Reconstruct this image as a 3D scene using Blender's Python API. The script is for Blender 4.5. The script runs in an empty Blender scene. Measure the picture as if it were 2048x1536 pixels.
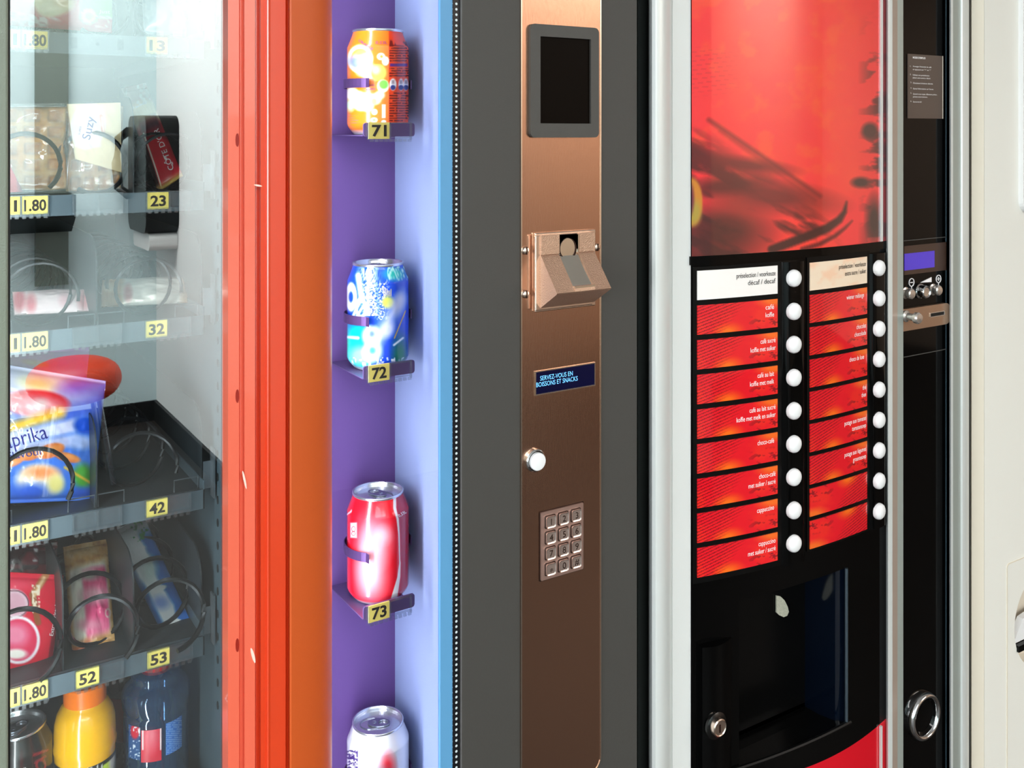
import bpy, bmesh, math, random
import numpy as np
from mathutils import Vector, Matrix, Euler
random.seed(4); np.random.seed(4)
PI = math.pi
sc = bpy.context.scene
COL = sc.collection

# ------------------------------------------------------------------ camera
F_PX, CX, YH = 1996.0, 1024.0, 265.0          # focal length in pixels, optical centre, eye level (2048 x 1536 frame)
EYE = (0.0, -0.92, 1.45)
BETA = math.atan2(3126.0, 1996.0)             # heading of the lens measured from the machines' front
O0, O1 = math.cos(BETA), math.sin(BETA)
R0, R1 = O1, -O0
cam = bpy.data.cameras.new('camera')
cam.sensor_fit = 'HORIZONTAL'; cam.sensor_width = 36.0
cam.lens = 36.0 * F_PX / 2048.0
cam.shift_y = (YH - 768.0) / 2048.0
cam.clip_start = 0.02
co = bpy.data.objects.new('camera', cam); COL.objects.link(co)
co.location = EYE
co.rotation_euler = (PI / 2, 0, -(PI / 2 - BETA))
sc.camera = co

# ------------------------------------------------------------------ world, lights, exposure
sc.view_settings.view_transform = 'Standard'
sc.view_settings.look = 'None'
sc.view_settings.exposure = 0.2
sc.view_settings.gamma = 1.0
sc.view_settings.use_curve_mapping = False
w = bpy.data.worlds.new('world'); sc.world = w; w.use_nodes = True
w.node_tree.nodes['Background'].inputs[0].default_value = (0.80, 0.90, 1.0, 1)
w.node_tree.nodes['Background'].inputs[1].default_value = 1.0
sc.cycles.max_bounces = 10
sc.cycles.transparent_max_bounces = 24
sc.cycles.caustics_reflective = False
sc.cycles.caustics_refractive = False
sc.cycles.sample_clamp_indirect = 6.0

def area(name, loc, rot, sx, sy, power, color=(1, 1, 1)):
    l = bpy.data.lights.new(name, 'AREA'); l.shape = 'RECTANGLE'
    l.size = sx; l.size_y = sy; l.energy = power; l.color = color
    o = bpy.data.objects.new(name, l); COL.objects.link(o)
    o.location = loc; o.rotation_euler = rot
    return o
# ceiling panels of the room
area('ceiling_lamp_light', (-0.9, -3.2, 2.66), (0, 0, 0), 1.8, 1.2, 95, (1, 0.99, 0.97))
area('ceiling_lamp_light', (0.4, -3.4, 2.66), (0, 0, 0), 0.9, 1.2, 60, (1, 0.99, 0.97))
area('ceiling_lamp_light', (3.9, -3.6, 2.66), (0, 0, 0), 1.8, 0.9, 78, (1, 0.94, 0.88))
# daylight through the window of the left wall
area('window_daylight', (-3.38, -1.7, 1.55), (0, -PI / 2, 0), 1.7, 2.6, 75, (0.93, 0.97, 1.0))
# lamp tube hidden behind the orange post, lighting the can display
area('display_tube_light', (0.386, 0.012, 1.12), (PI / 2, 0, -math.radians(52)), 0.012, 1.20, 2.5, (0.86, 0.9, 1.0))
# added fill strip hidden behind the left door edge, brightening the trays
area('cabinet_fill_strip', (0.088, 0.024, 0.98), (PI / 2, 0, -math.radians(46)), 0.012, 0.96, 1.9, (0.9, 0.97, 1.0))


area('cabinet_fill_strip', (0.287, 0.014, 1.10), (PI / 2, 0, math.radians(30)), 0.010, 1.1, 0.8, (0.9, 0.97, 1.0))  # second added fill, hidden behind the orange post for the right columns

# ------------------------------------------------------------------ pixel <-> place
def X(px, Y=0.0):
    u = (px - CX) / F_PX
    return (Y - EYE[1]) * (O0 + u * R0) / (O1 + u * R1)
def T(px, Y=0.0):
    u = (px - CX) / F_PX
    return (Y - EYE[1]) / (O1 + u * R1)
def Z(py, px, Y=0.0):
    return EYE[2] - T(px, Y) * (py - YH) / F_PX
def at(px, py, Y=0.0):
    return np.array((X(px, Y), Y, Z(py, px, Y)))
def PX(P):
    P = np.asarray(P, float)
    dx, dy = P[..., 0] - EYE[0], P[..., 1] - EYE[1]
    t = dx * O0 + dy * O1
    return CX + F_PX * (dx * R0 + dy * R1) / t, YH + F_PX * (EYE[2] - P[..., 2]) / t

# ------------------------------------------------------------------ materials
def lin(c):
    c = np.asarray(c, float) / 255.0
    return np.where(c <= 0.04045, c / 12.92, ((c + 0.055) / 1.055) ** 2.4)
def c4(c): return tuple(lin(c)) + (1.0,)
MATS = {}
def mat(name, rgb=(128, 128, 128), rough=0.5, metal=0.0, spec=0.5, coat=0.0, emit=0.0, vcol=False, bump=0.0, bscale=900.0,
        trans=0.0, ior=1.45, var=0.0, stretch=None, alpha=1.0, aniso=0.0):
    m = bpy.data.materials.new(name); m.use_nodes = True; MATS[name] = m
    nt = m.node_tree; b = nt.nodes['Principled BSDF']; L = nt.links.new
    b.inputs['Base Color'].default_value = c4(rgb)
    b.inputs['Roughness'].default_value = rough
    b.inputs['Metallic'].default_value = metal
    b.inputs['Specular IOR Level'].default_value = spec
    b.inputs['Coat Weight'].default_value = coat
    b.inputs['Coat Roughness'].default_value = 0.04
    b.inputs['Transmission Weight'].default_value = trans
    b.inputs['IOR'].default_value = ior
    b.inputs['Alpha'].default_value = alpha
    if aniso: b.inputs['Anisotropic'].default_value = aniso
    if emit:
        b.inputs['Emission Color'].default_value = c4(rgb); b.inputs['Emission Strength'].default_value = emit
    src = None
    if vcol:
        a = nt.nodes.new('ShaderNodeAttribute'); a.attribute_name = 'Col'
        L(a.outputs['Color'], b.inputs['Base Color'])
    if bump or var:
        tc = nt.nodes.new('ShaderNodeTexCoord'); mp = nt.nodes.new('ShaderNodeMapping')
        L(tc.outputs['Object'], mp.inputs['Vector'])
        if stretch: mp.inputs['Scale'].default_value = stretch
        nz = nt.nodes.new('ShaderNodeTexNoise'); nz.inputs['Scale'].default_value = bscale
        nz.inputs['Detail'].default_value = 3.0
        L(mp.outputs['Vector'], nz.inputs['Vector'])
        if bump:
            bp = nt.nodes.new('ShaderNodeBump'); bp.inputs['Strength'].default_value = bump
            bp.inputs['Distance'].default_value = 0.001
            L(nz.outputs['Fac'], bp.inputs['Height']); L(bp.outputs['Normal'], b.inputs['Normal'])
        if var:
            mx = nt.nodes.new('ShaderNodeMix'); mx.data_type = 'RGBA'
            mx.inputs['A'].default_value = tuple(lin(np.clip(np.array(rgb) * (1 - var), 0, 255))) + (1,)
            mx.inputs['B'].default_value = tuple(lin(np.clip(np.array(rgb) * (1 + var), 0, 255))) + (1,)
            L(nz.outputs['Fac'], mx.inputs['Factor']); L(mx.outputs['Result'], b.inputs['Base Color'])
    return m
def pane(name, refl, tint=(1, 1, 1), rough=0.0):
    m = bpy.data.materials.new(name); m.use_nodes = True; MATS[name] = m
    nt = m.node_tree
    for n in list(nt.nodes): nt.nodes.remove(n)
    o = nt.nodes.new('ShaderNodeOutputMaterial'); mx = nt.nodes.new('ShaderNodeMixShader')
    t = nt.nodes.new('ShaderNodeBsdfTransparent'); g = nt.nodes.new('ShaderNodeBsdfGlossy')
    t.inputs['Color'].default_value = tuple(tint) + (1,)
    g.inputs['Roughness'].default_value = rough
    mx.inputs['Fac'].default_value = refl
    nt.links.new(t.outputs[0], mx.inputs[1]); nt.links.new(g.outputs[0], mx.inputs[2]); nt.links.new(mx.outputs[0], o.inputs[0])
    return m

mat('white_wall', (238, 240, 238), 0.85, bump=0.1, bscale=60)
mat('opposite_wall', (214, 236, 238), 0.85, bump=0.1, bscale=60)
mat('beige_wall', (200, 180, 162), 0.85, bump=0.1, bscale=60)
mat('grey_trim', (120, 132, 124), 0.7)
mat('black_skirt', (14, 14, 15), 0.5)
mat('dark_floor', (34, 29, 26), 0.55, bump=0.1, bscale=120, var=0.1)
mat('ceiling_white', (240, 240, 240), 0.9)
mat('lamp_panel', (255, 255, 255), 0.5, emit=2.0)
mat('edge_green', (128, 136, 122), 0.45, bump=0.35, bscale=700, spec=0.4)
mat('dark_gap', (10, 10, 10), 0.6)
mat('liner', (62, 74, 80), 0.55, spec=0.4)
mat('liner_side', (66, 82, 90), 0.5, spec=0.4)
mat('tray_metal', (84, 98, 106), 0.42, spec=0.5, bump=0.05, bscale=1200)
mat('tray_dark', (46, 52, 55), 0.4, spec=0.5)
mat('coil_metal', (26, 29, 32), 0.3, metal=0.55, spec=0.6)
mat('bracket_steel', (150, 158, 165), 0.3, metal=0.8)
mat('tag_yellow', (255, 232, 120), 0.5)
mat('ink_dark', (44, 40, 36), 0.6)
mat('orange_gloss', (222, 66, 26), 0.32, spec=0.6, coat=1.0)
MATS['orange_gloss'].node_tree.nodes['Principled BSDF'].inputs['Coat IOR'].default_value = 1.7
MATS['orange_gloss'].node_tree.nodes['Principled BSDF'].inputs['Coat Roughness'].default_value = 0.18
mat('salmon', (232, 104, 78), 0.3, spec=0.6, coat=0.5)
mat('orange_satin', (196, 84, 32), 0.42, spec=0.5, bump=0.12, bscale=900)
mat('orange_hole', (150, 28, 10), 0.5)
mat('scratch', (250, 215, 200), 0.6)
mat('purple_back', (88, 62, 118), 0.45, spec=0.5, bump=0.03, bscale=1200)
mat('niche_blue', (150, 166, 206), 0.55, bump=0.25, bscale=900)
mat('shelf_purple', (112, 92, 140), 0.3, metal=0.5, spec=0.6)
mat('clip_purple', (92, 66, 112), 0.3, metal=0.5)
mat('band_blue', (96, 156, 200), 0.25, spec=0.6)
mat('door_grey', (70, 68, 65), 0.45, spec=0.45, bump=0.3, bscale=1500, var=0.03)
mat('bronze', (206, 164, 140), 0.2, metal=1.0, bump=0.10, bscale=260, stretch=(8, 8, 0.35), aniso=0.0)
mat('bronze_edge', (235, 222, 208), 0.22, metal=1.0)
mat('bezel_grey', (74, 72, 69), 0.45, bump=0.2, bscale=1500)
mat('screen_black', (14, 9, 6), 0.4, spec=0.05)
mat('coin_steel', (236, 214, 198), 0.24, metal=1.0)
mat('coin_grain', (204, 168, 144), 0.45, metal=0.9, bump=0.7, bscale=900, var=0.12)
mat('coin_bright', (236, 228, 214), 0.2, metal=1.0)
mat('coin_dark', (58, 38, 30), 0.4, metal=0.6)
mat('lcd_navy', (6, 8, 46), 0.2, spec=0.4)
mat('lcd_text', (110, 190, 255), 0.5, emit=0.9)
mat('chrome', (225, 225, 225), 0.1, metal=1.0)
mat('button_white', (240, 240, 240), 0.35, spec=0.5)
mat('black_ring', (14, 13, 12), 0.25)
mat('key_plate', (206, 170, 158), 0.38, metal=0.85)
mat('key_steel', (238, 216, 206), 0.25, metal=0.9)
mat('black_gloss', (5, 5, 5), 0.07, spec=0.2)
mat('black_satin', (6, 6, 6), 0.25, spec=0.25)
mat('black_matt', (6, 6, 6), 0.4, spec=0.2)
mat('navy_gloss', (5, 12, 24), 0.1, spec=0.8)
mat('glint_steel', (120, 138, 152), 0.16, metal=0.9)
mat('alu_white', (228, 232, 230), 0.35, metal=0.25, spec=0.6)
mat('alu_grey', (176, 184, 178), 0.4, metal=0.35, spec=0.5)
mat('alu_brown_reflect', (196, 176, 162), 0.4, metal=0.35, spec=0.5)
mat('frame_light', (222, 224, 222), 0.4, spec=0.5)
mat('gap_dark', (40, 44, 42), 0.5)
mat('print_gloss', vcol=True, rough=0.25, spec=0.5, coat=0.6)
mat('print_satin', vcol=True, rough=0.35, spec=0.5)
mat('print_foil', vcol=True, rough=0.28, spec=0.7, metal=0.25, coat=0.3)
mat('poster_gloss', vcol=True, rough=0.3, spec=0.4, coat=1.0)
MATS['poster_gloss'].node_tree.nodes['Principled BSDF'].inputs['Coat IOR'].default_value = 1.8
mat('red_lower', (214, 14, 34), 0.2, spec=0.5, coat=0.5)
mat('text_white', (250, 245, 245), 0.5)
mat('text_black', (40, 34, 32), 0.5)
mat('text_navy', (24, 28, 130), 0.5)
mat('text_blue', (90, 84, 150), 0.5)
mat('text_purple', (120, 40, 120), 0.5)
mat('sticker_brown', (88, 74, 66), 0.45)
mat('panel_brown', (70, 52, 44), 0.25, spec=0.5)
mat('lcd_violet', (84, 62, 190), 0.2, emit=0.15)
mat('steel_bar', (206, 176, 152), 0.3, metal=0.9)
mat('knob_steel', (222, 214, 206), 0.25, metal=0.85)
mat('cream', (236, 234, 226), 0.45, spec=0.4, bump=0.05, bscale=700)
mat('cream_shade_seam', (222, 212, 194), 0.5)
mat('beige_recess', (214, 204, 188), 0.5)
mat('tab_metal', (176, 182, 194), 0.25, metal=0.9)
mat('column_line', (70, 92, 104), 0.25)
mat('can_metal', (226, 228, 232), 0.25, metal=0.9)
mat('orange_cap', (246, 120, 16), 0.35, spec=0.5)
mat('juice', (250, 184, 10), 0.2, spec=0.6, coat=0.5)
mat('red_cap', (214, 40, 44), 0.35)
mat('waffle', vcol=True, rough=0.6, spec=0.3)
mat('red_seat', (214, 62, 24), 0.4)
mat('speckled_grey', (176, 176, 160), 0.5, bump=0.8, bscale=700, var=0.25)
mat('side_dark', (52, 54, 54), 0.5)
pane('window_glass', 0.05)
pane('cabinet_glass', 0.21, (0.95, 0.985, 0.985))
pane('display_glass', 0.012, (0.80, 0.80, 0.82))
pane('clear_plastic', 0.14, (0.86, 0.9, 0.92), 0.4)
pane('clear_film', 0.10, (0.97, 0.97, 0.97), 0.12)
pane('film_white', 0.3, (0.9, 0.9, 0.95), 0.3)
def water_mat():
    m = bpy.data.materials.new('blue_bottle'); m.use_nodes = True; MATS['blue_bottle'] = m
    nt = m.node_tree
    for n in list(nt.nodes): nt.nodes.remove(n)
    o = nt.nodes.new('ShaderNodeOutputMaterial'); mx = nt.nodes.new('ShaderNodeMixShader')
    t = nt.nodes.new('ShaderNodeBsdfTransparent'); g = nt.nodes.new('ShaderNodeBsdfGlossy'); lw = nt.nodes.new('ShaderNodeLayerWeight')
    t.inputs['Color'].default_value = (0.52, 0.72, 0.93, 1); g.inputs['Color'].default_value = (0.75, 0.88, 1, 1)
    g.inputs['Roughness'].default_value = 0.06; lw.inputs['Blend'].default_value = 0.32
    df = nt.nodes.new('ShaderNodeBsdfDiffuse'); df.inputs['Color'].default_value = (0.10, 0.30, 0.62, 1); m2 = nt.nodes.new('ShaderNodeMixShader'); m2.inputs['Fac'].default_value = 0.10
    nt.links.new(lw.outputs['Facing'], mx.inputs['Fac']); nt.links.new(t.outputs[0], m2.inputs[1]); nt.links.new(df.outputs[0], m2.inputs[2])
    nt.links.new(m2.outputs[0], mx.inputs[1]); nt.links.new(g.outputs[0], mx.inputs[2]); nt.links.new(mx.outputs[0], o.inputs[0])
water_mat()
def dotted():
    m = bpy.data.materials.new('dotted_black'); m.use_nodes = True; MATS['dotted_black'] = m
    nt = m.node_tree; L = nt.links.new; b = nt.nodes['Principled BSDF']
    b.inputs['Roughness'].default_value = 0.25
    tc = nt.nodes.new('ShaderNodeTexCoord'); mp = nt.nodes.new('ShaderNodeMapping'); L(tc.outputs['Object'], mp.inputs[0])
    mp.inputs['Scale'].default_value = (1, 0, 1)
    v = nt.nodes.new('ShaderNodeTexVoronoi'); v.inputs['Scale'].default_value = 175; v.inputs['Randomness'].default_value = 0.0
    L(mp.outputs[0], v.inputs['Vector'])
    r = nt.nodes.new('ShaderNodeMath'); r.operation = 'LESS_THAN'; r.inputs[1].default_value = 0.24
    L(v.outputs['Distance'], r.inputs[0])
    mx = nt.nodes.new('ShaderNodeMix'); mx.data_type = 'RGBA'
    mx.inputs['A'].default_value = (0.008, 0.009, 0.012, 1); mx.inputs['B'].default_value = (0.62, 0.7, 0.72, 1)
    L(r.outputs[0], mx.inputs['Factor']); L(mx.outputs['Result'], b.inputs['Base Color'])
dotted()
M = MATS

# ------------------------------------------------------------------ objects
ORG = {}
def root(name, label, cat, loc, group=None, kind=None):
    o = bpy.data.objects.new(name, None); COL.objects.link(o)
    o.location = loc; o.empty_display_size = 0.05; ORG[o] = np.array(loc, float)
    o['label'] = label; o['category'] = cat
    if group: o['group'] = group
    return o
def ob(name, V, F, mats, parent=None, fm=None, col=None, smooth=False, origin=None, fix=True, angle=0.6, **props):
    V = np.asarray(V, float).reshape(-1, 3)
    if origin is None:
        origin = np.array(((V[:, 0].min() + V[:, 0].max()) / 2, (V[:, 1].min() + V[:, 1].max()) / 2, V[:, 2].min()))
    origin = np.asarray(origin, float)
    me = bpy.data.meshes.new(name)
    me.from_pydata((V - origin).tolist(), [], [list(f) for f in F])
    if not isinstance(mats, (list, tuple)): mats = [mats]
    for m in mats: me.materials.append(M[m])
    if fm is not None: me.polygons.foreach_set('material_index', np.asarray(fm, np.int32))
    if fix:
        bm = bmesh.new(); bm.from_mesh(me); bmesh.ops.recalc_face_normals(bm, faces=bm.faces); bm.to_mesh(me); bm.free()
    if col is not None:
        a = me.color_attributes.new('Col', 'FLOAT_COLOR', 'POINT')
        c = np.ones((len(V), 4)); c[:, :3] = lin(np.clip(col, 0, 255)); a.data.foreach_set('color', c.ravel())
    if smooth:
        me.polygons.foreach_set('use_smooth', np.ones(len(me.polygons), bool))
        try: me.set_sharp_from_angle(angle=angle)
        except Exception: pass
    me.update()
    o = bpy.data.objects.new(name, me); COL.objects.link(o)
    ORG[o] = origin
    place(o, origin, parent)
    for k, v in props.items(): o[k] = v
    return o
def place(o, origin, parent):
    ORG[o] = np.asarray(origin, float)
    if parent is not None:
        o.parent = parent; o.location = ORG[o] - ORG[parent]
    else: o.location = ORG[o]
def dup(src, origin, parent, rotz=None):
    o = src.copy(); COL.objects.link(o); place(o, origin, parent)
    if rotz is not None: o.rotation_euler = (0, 0, rotz)
    return o
def struct(o):
    o['kind'] = 'structure'; return o

class G:
    def __init__(s): s.V = []; s.F = []; s.m = []
    def add(s, V, F, mi=0):
        n = len(s.V); s.V += [tuple(map(float, v)) for v in V]; s.F += [[i + n for i in f] for f in F]; s.m += [mi] * len(F)
        return s
    def box(s, x0, x1, y0, y1, z0, z1, mi=0, bev=0.0):
        if bev <= 0:
            V = [(x, y, z) for x in (x0, x1) for y in (y0, y1) for z in (z0, z1)]
            return s.add(V, [(0, 1, 3, 2), (4, 6, 7, 5), (0, 4, 5, 1), (2, 3, 7, 6), (0, 2, 6, 4), (1, 5, 7, 3)], mi)
        bm = bmesh.new(); bmesh.ops.create_cube(bm, size=1.0)
        for v in bm.verts: v.co = ((x0 + x1) / 2 + v.co.x * (x1 - x0), (y0 + y1) / 2 + v.co.y * (y1 - y0), (z0 + z1) / 2 + v.co.z * (z1 - z0))
        bmesh.ops.bevel(bm, geom=bm.edges[:], offset=bev, segments=2, affect='EDGES', profile=0.5)
        bm.verts.index_update()
        s.add([v.co[:] for v in bm.verts], [[v.index for v in f.verts] for f in bm.faces], mi); bm.free()
        return s
    def pbox(s, px0, px1, py0, py1, Y0, Y1, mi=0, bev=0.0):
        pm = (px0 + px1) / 2
        return s.box(X(px0, Y0), X(px1, Y0), Y0, Y1, Z(py1, pm, Y0), Z(py0, pm, Y0), mi, bev)
    def prism(s, poly, a, b, axis='y', mi=0, cap=True):
        """poly in (x,z) extruded along y, or in (x,y) extruded along z, or in (y,z) extruded along x"""
        n = len(poly)
        f = {'y': lambda p, t: (p[0], t, p[1]), 'z': lambda p, t: (p[0], p[1], t), 'x': lambda p, t: (t, p[0], p[1])}[axis]
        V = [f(p, a) for p in poly] + [f(p, b) for p in poly]
        F = [(i, (i + 1) % n, n + (i + 1) % n, n + i) for i in range(n)]
        if cap: F += [list(range(n))[::-1], list(range(n, 2 * n))]
        return s.add(V, F, mi)
    def ring(s, po, pi_, y0, y1, mi=0):
        n = len(po)
        V = [(p[0], y0, p[1]) for p in po] + [(p[0], y0, p[1]) for p in pi_] + [(p[0], y1, p[1]) for p in po] + [(p[0], y1, p[1]) for p in pi_]
        F = []
        for i in range(n):
            j = (i + 1) % n
            F += [(i, j, n + j, n + i), (2 * n + i, 3 * n + i, 3 * n + j, 2 * n + j), (i, 2 * n + i, 2 * n + j, j), (n + i, n + j, 3 * n + j, 3 * n + i)]
        return s.add(V, F, mi)
    def lathe(s, prof, cx, cy, cz, seg=48, axis='z', mi=0, mis=None, cap0=True):
        """prof: (r, h). axis z: h upwards; axis y: h sticks out towards -y"""
        V = []; F = []; n = len(prof); ms = []
        for r, h in prof:
            for k in range(seg):
                a = 2 * PI * k / seg; c, sn = r * math.cos(a), r * math.sin(a)
                V.append((cx + c, cy + sn, cz + h) if axis == 'z' else (cx + c, cy - h, cz + sn))
        for i in range(n - 1):
            for k in range(seg):
                k2 = (k + 1) % seg
                F.append((i * seg + k, i * seg + k2, (i + 1) * seg + k2, (i + 1) * seg + k)); ms.append(mis[i] if mis else mi)
        if cap0 and prof[0][0] > 1e-6: F.append(list(range(seg))[::-1]); ms.append(mis[0] if mis else mi)
        if prof[-1][0] > 1e-6: F.append([(n - 1) * seg + k for k in range(seg)]); ms.append(mis[-1] if mis else mi)
        b = len(s.V); s.V += V; s.F += [[i + b for i in f] for f in F]; s.m += ms
        return s
    def tube(s, path, r, n=7, mi=0, closed=False):
        P = np.asarray(path, float); N = len(P)
        V = []; F = []
        up = np.array((0.13, 0.21, 0.97))
        for i in range(N):
            a = P[(i - 1) % N] if (closed or i > 0) else P[i]; b = P[(i + 1) % N] if (closed or i < N - 1) else P[i]
            t = b - a; t /= (np.linalg.norm(t) + 1e-12)
            u = np.cross(t, up); 
            if np.linalg.norm(u) < 1e-3: u = np.cross(t, (1, 0, 0))
            u /= np.linalg.norm(u); v = np.cross(t, u)
            for k in range(n):
                q = 2 * PI * k / n; V.append(P[i] + r * (math.cos(q) * u + math.sin(q) * v))
        for i in range(N if closed else N - 1):
            for k in range(n):
                k2 = (k + 1) % n; j = (i + 1) % N
                F.append((i * n + k, i * n + k2, j * n + k2, j * n + k))
        if not closed: F += [list(range(n))[::-1], [(N - 1) * n + k for k in range(n)]]
        return s.add(V, F, mi)
    def text(s, body, fn, h=None, w=None, align='L', bold=0.0, mi=0):
        """fn maps flat letter coordinates (metres or pixels, baseline 0) to space"""
        V2, Fc = letters(body, bold)
        V2 = V2.copy(); sc_ = h / 0.70; V2 *= sc_
        x0, x1 = V2[:, 0].min(), V2[:, 0].max()
        V2[:, 0] -= x0
        if w: V2[:, 0] *= w / (x1 - x0)
        W = V2[:, 0].max()
        V2[:, 0] -= {'L': 0, 'C': W / 2, 'R': W}[align]
        return s.add(fn(V2), Fc, mi)
    def build(s, name, mats, parent=None, **k):
        return ob(name, s.V, s.F, mats, parent, fm=s.m, **k)

_LET = {}
def letters(body, bold=0.0):
    key = (body, bold)
    if key not in _LET:
        c = bpy.data.curves.new('t', 'FONT'); c.body = body; c.resolution_u = 3; c.offset = bold
        o = bpy.data.objects.new('t', c); COL.objects.link(o)
        me = bpy.data.meshes.new_from_object(o)
        V = np.array([v.co[:2] for v in me.vertices]).reshape(-1, 2); Fc = [list(p.vertices) for p in me.polygons]
        bpy.data.objects.remove(o); bpy.data.curves.remove(c); bpy.data.meshes.remove(me)
        _LET[key] = (V, Fc)
    return _LET[key]
def flat(x, z, y, ang=0.0):
    ca, sa = math.cos(ang), math.sin(ang)
    return lambda V: [(x + p[0] * ca - p[1] * sa, y, z + p[0] * sa + p[1] * ca) for p in V]
def rrect(x0, x1, z0, z1, r, n=5):
    P = []
    for (cx, cz, a) in ((x1 - r, z1 - r, 0), (x0 + r, z1 - r, 90), (x0 + r, z0 + r, 180), (x1 - r, z0 + r, 270)):
        for i in range(n + 1):
            t = math.radians(a + 90 * i / n); P.append((cx + r * math.cos(t), cz + r * math.sin(t)))
    return P
def ell(cx, cz, rx, rz, n=24, a0=0.0, a1=2 * PI, closed=True):
    m = n if closed else n + 1
    return [(cx + rx * math.cos(a0 + (a1 - a0) * i / n), cz + rz * math.sin(a0 + (a1 - a0) * i / n)) for i in range(m)]

# ---- printed colour, painted point by point in the print's own plane
class Art:
    def __init__(s, x, y, base):
        s.x = np.asarray(x, float); s.y = np.asarray(y, float); s.c = np.ones(s.x.shape + (3,)) * np.array(base, float)
    def mix(s, m, c):
        m = np.clip(m, 0, 1)[..., None]; s.c = s.c * (1 - m) + np.array(c, float) * m; return s
    def disc(s, cx, cy, rx, ry, c, soft=1.5, ang=0.0, k=1.0):
        ca, sa = math.cos(ang), math.sin(ang); dx, dy = s.x - cx, s.y - cy
        d = (np.sqrt(((dx * ca + dy * sa) / rx) ** 2 + ((-dx * sa + dy * ca) / ry) ** 2) - 1) * min(rx, ry)
        return s.mix(k * np.clip(0.5 - d / (2 * soft), 0, 1), c)
    def hoop(s, cx, cy, rx, ry, wd, c, soft=1.0):
        d = np.abs((np.sqrt(((s.x - cx) / rx) ** 2 + ((s.y - cy) / ry) ** 2) - 1) * min(rx, ry)) - wd / 2
        return s.mix(np.clip(0.5 - d / (2 * soft), 0, 1), c)
    def line(s, x0, y0, x1, y1, wd, c, soft=1.0, k=1.0):
        vx, vy = x1 - x0, y1 - y0; t = np.clip(((s.x - x0) * vx + (s.y - y0) * vy) / (vx * vx + vy * vy), 0, 1)
        d = np.hypot(s.x - x0 - t * vx, s.y - y0 - t * vy) - wd / 2
        return s.mix(k * np.clip(0.5 - d / (2 * soft), 0, 1), c)
    def rect(s, x0, x1, y0, y1, c, soft=1.0, k=1.0, shear=0.0):
        xx = s.x; yy = s.y - shear * (s.x - x0)
        d = np.maximum(np.maximum(x0 - xx, xx - x1), np.maximum(y0 - yy, yy - y1))
        return s.mix(k * np.clip(0.5 - d / (2 * soft), 0, 1), c)
    def speck(s, m, c, sx, sy, thr, seed=0, k=1.0):
        n = vnoise(s.x / sx, s.y / sy, seed); return s.mix(k * np.clip(m, 0, 1) * np.clip((n - thr) * 8, 0, 1), c)
def _h(i, j, seed):
    v = np.sin(i * 127.1 + j * 311.7 + seed * 74.7) * 43758.5453; return v - np.floor(v)
def vnoise(x, y, seed=0):
    i, j = np.floor(x), np.floor(y); f, g = x - i, y - j
    f = f * f * (3 - 2 * f); g = g * g * (3 - 2 * g)
    return (_h(i, j, seed) * (1 - f) + _h(i + 1, j, seed) * f) * (1 - g) + (_h(i, j + 1, seed) * (1 - f) + _h(i + 1, j + 1, seed) * f) * g
def fbm(x, y, seed=0, n=4):
    t = 0; a = 0.5
    for k in range(n): t = t + a * vnoise(x * 2 ** k, y * 2 ** k, seed + k * 13); a *= 0.5
    return t / (1 - 0.5 ** n)
def grid_faces(nx, ny, off=0, wrap=False):
    F = []
    for j in range(ny - 1):
        for i in range(nx if wrap else nx - 1):
            i2 = (i + 1) % nx; F.append((off + j * nx + i, off + j * nx + i2, off + (j + 1) * nx + i2, off + (j + 1) * nx + i))
    return F
def on_surface(surf, V2, guess=(0.5, 0.5), it=14):
    """find (u, v) whose picture point is the given one; surf(u, v) -> (..., 3)"""
    V2 = np.asarray(V2, float); u = np.full(len(V2), guess[0]); v = np.full(len(V2), guess[1]); e = 1e-4
    for _ in range(it):
        x, y = PX(surf(u, v)); xu, yu = PX(surf(u + e, v)); xv, yv = PX(surf(u, v + e))
        a, b, c, d = (xu - x) / e, (xv - x) / e, (yu - y) / e, (yv - y) / e
        det = a * d - b * c; det = np.where(np.abs(det) < 1e-9, 1e-9, det)
        rx, ry = V2[:, 0] - x, V2[:, 1] - y
        u = u + np.clip((d * rx - b * ry) / det, -0.2, 0.2); v = v + np.clip((-c * rx + a * ry) / det, -0.2, 0.2)
    return u, v
def print_on(surf, x, y, ang=0.0, lift=0.0006, guess=(0.5, 0.5)):
    """letters laid on a curved or tilted pack; ang counter-clockwise in degrees"""
    a = math.radians(ang); ca, sa = math.cos(a), math.sin(a)
    def fn(V):
        P = np.array([(x + p[0] * ca - p[1] * sa, y - p[0] * sa - p[1] * ca) for p in V])
        u, v = on_surface(surf, P, guess)
        S = surf(u, v); d = S - np.array(EYE); d /= np.linalg.norm(d, axis=1)[:, None]
        return S - d * lift
    return fn

# ================================================================== THE ROOM
def wallbox(name, x0, x1, y0, y1, z0, z1, m, **k):
    return struct(G().box(x0, x1, y0, y1, z0, z1).build(name, m, **k))
XL_, XR_, YB_, YF_, HC = -3.5, 6.0, 0.86, -4.29, 2.7
wallbox('floor', XL_, XR_, YF_, YB_, -0.1, 0.0, 'dark_floor')
wallbox('ceiling', XL_, XR_, YF_, YB_, HC, HC + 0.1, 'ceiling_white')
wallbox('wall_back', XL_, XR_, YB_, YB_ + 0.1, 0, HC, 'white_wall')
wallbox('wall_opposite', XL_, 1.2, YF_ - 0.1, YF_, 0, HC, 'opposite_wall')
wallbox('wall_pillar', 1.2, 1.97, YF_ - 0.1, -2.6, 0, HC, 'white_wall')
wallbox('wall_corridor', 1.97, XR_, YF_ - 0.1, YF_, 0, HC, 'beige_wall')
wallbox('wall_right', XR_, XR_ + 0.1, YF_ - 0.1, YB_ + 0.1, 0, HC, 'beige_wall')
g = G()
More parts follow.
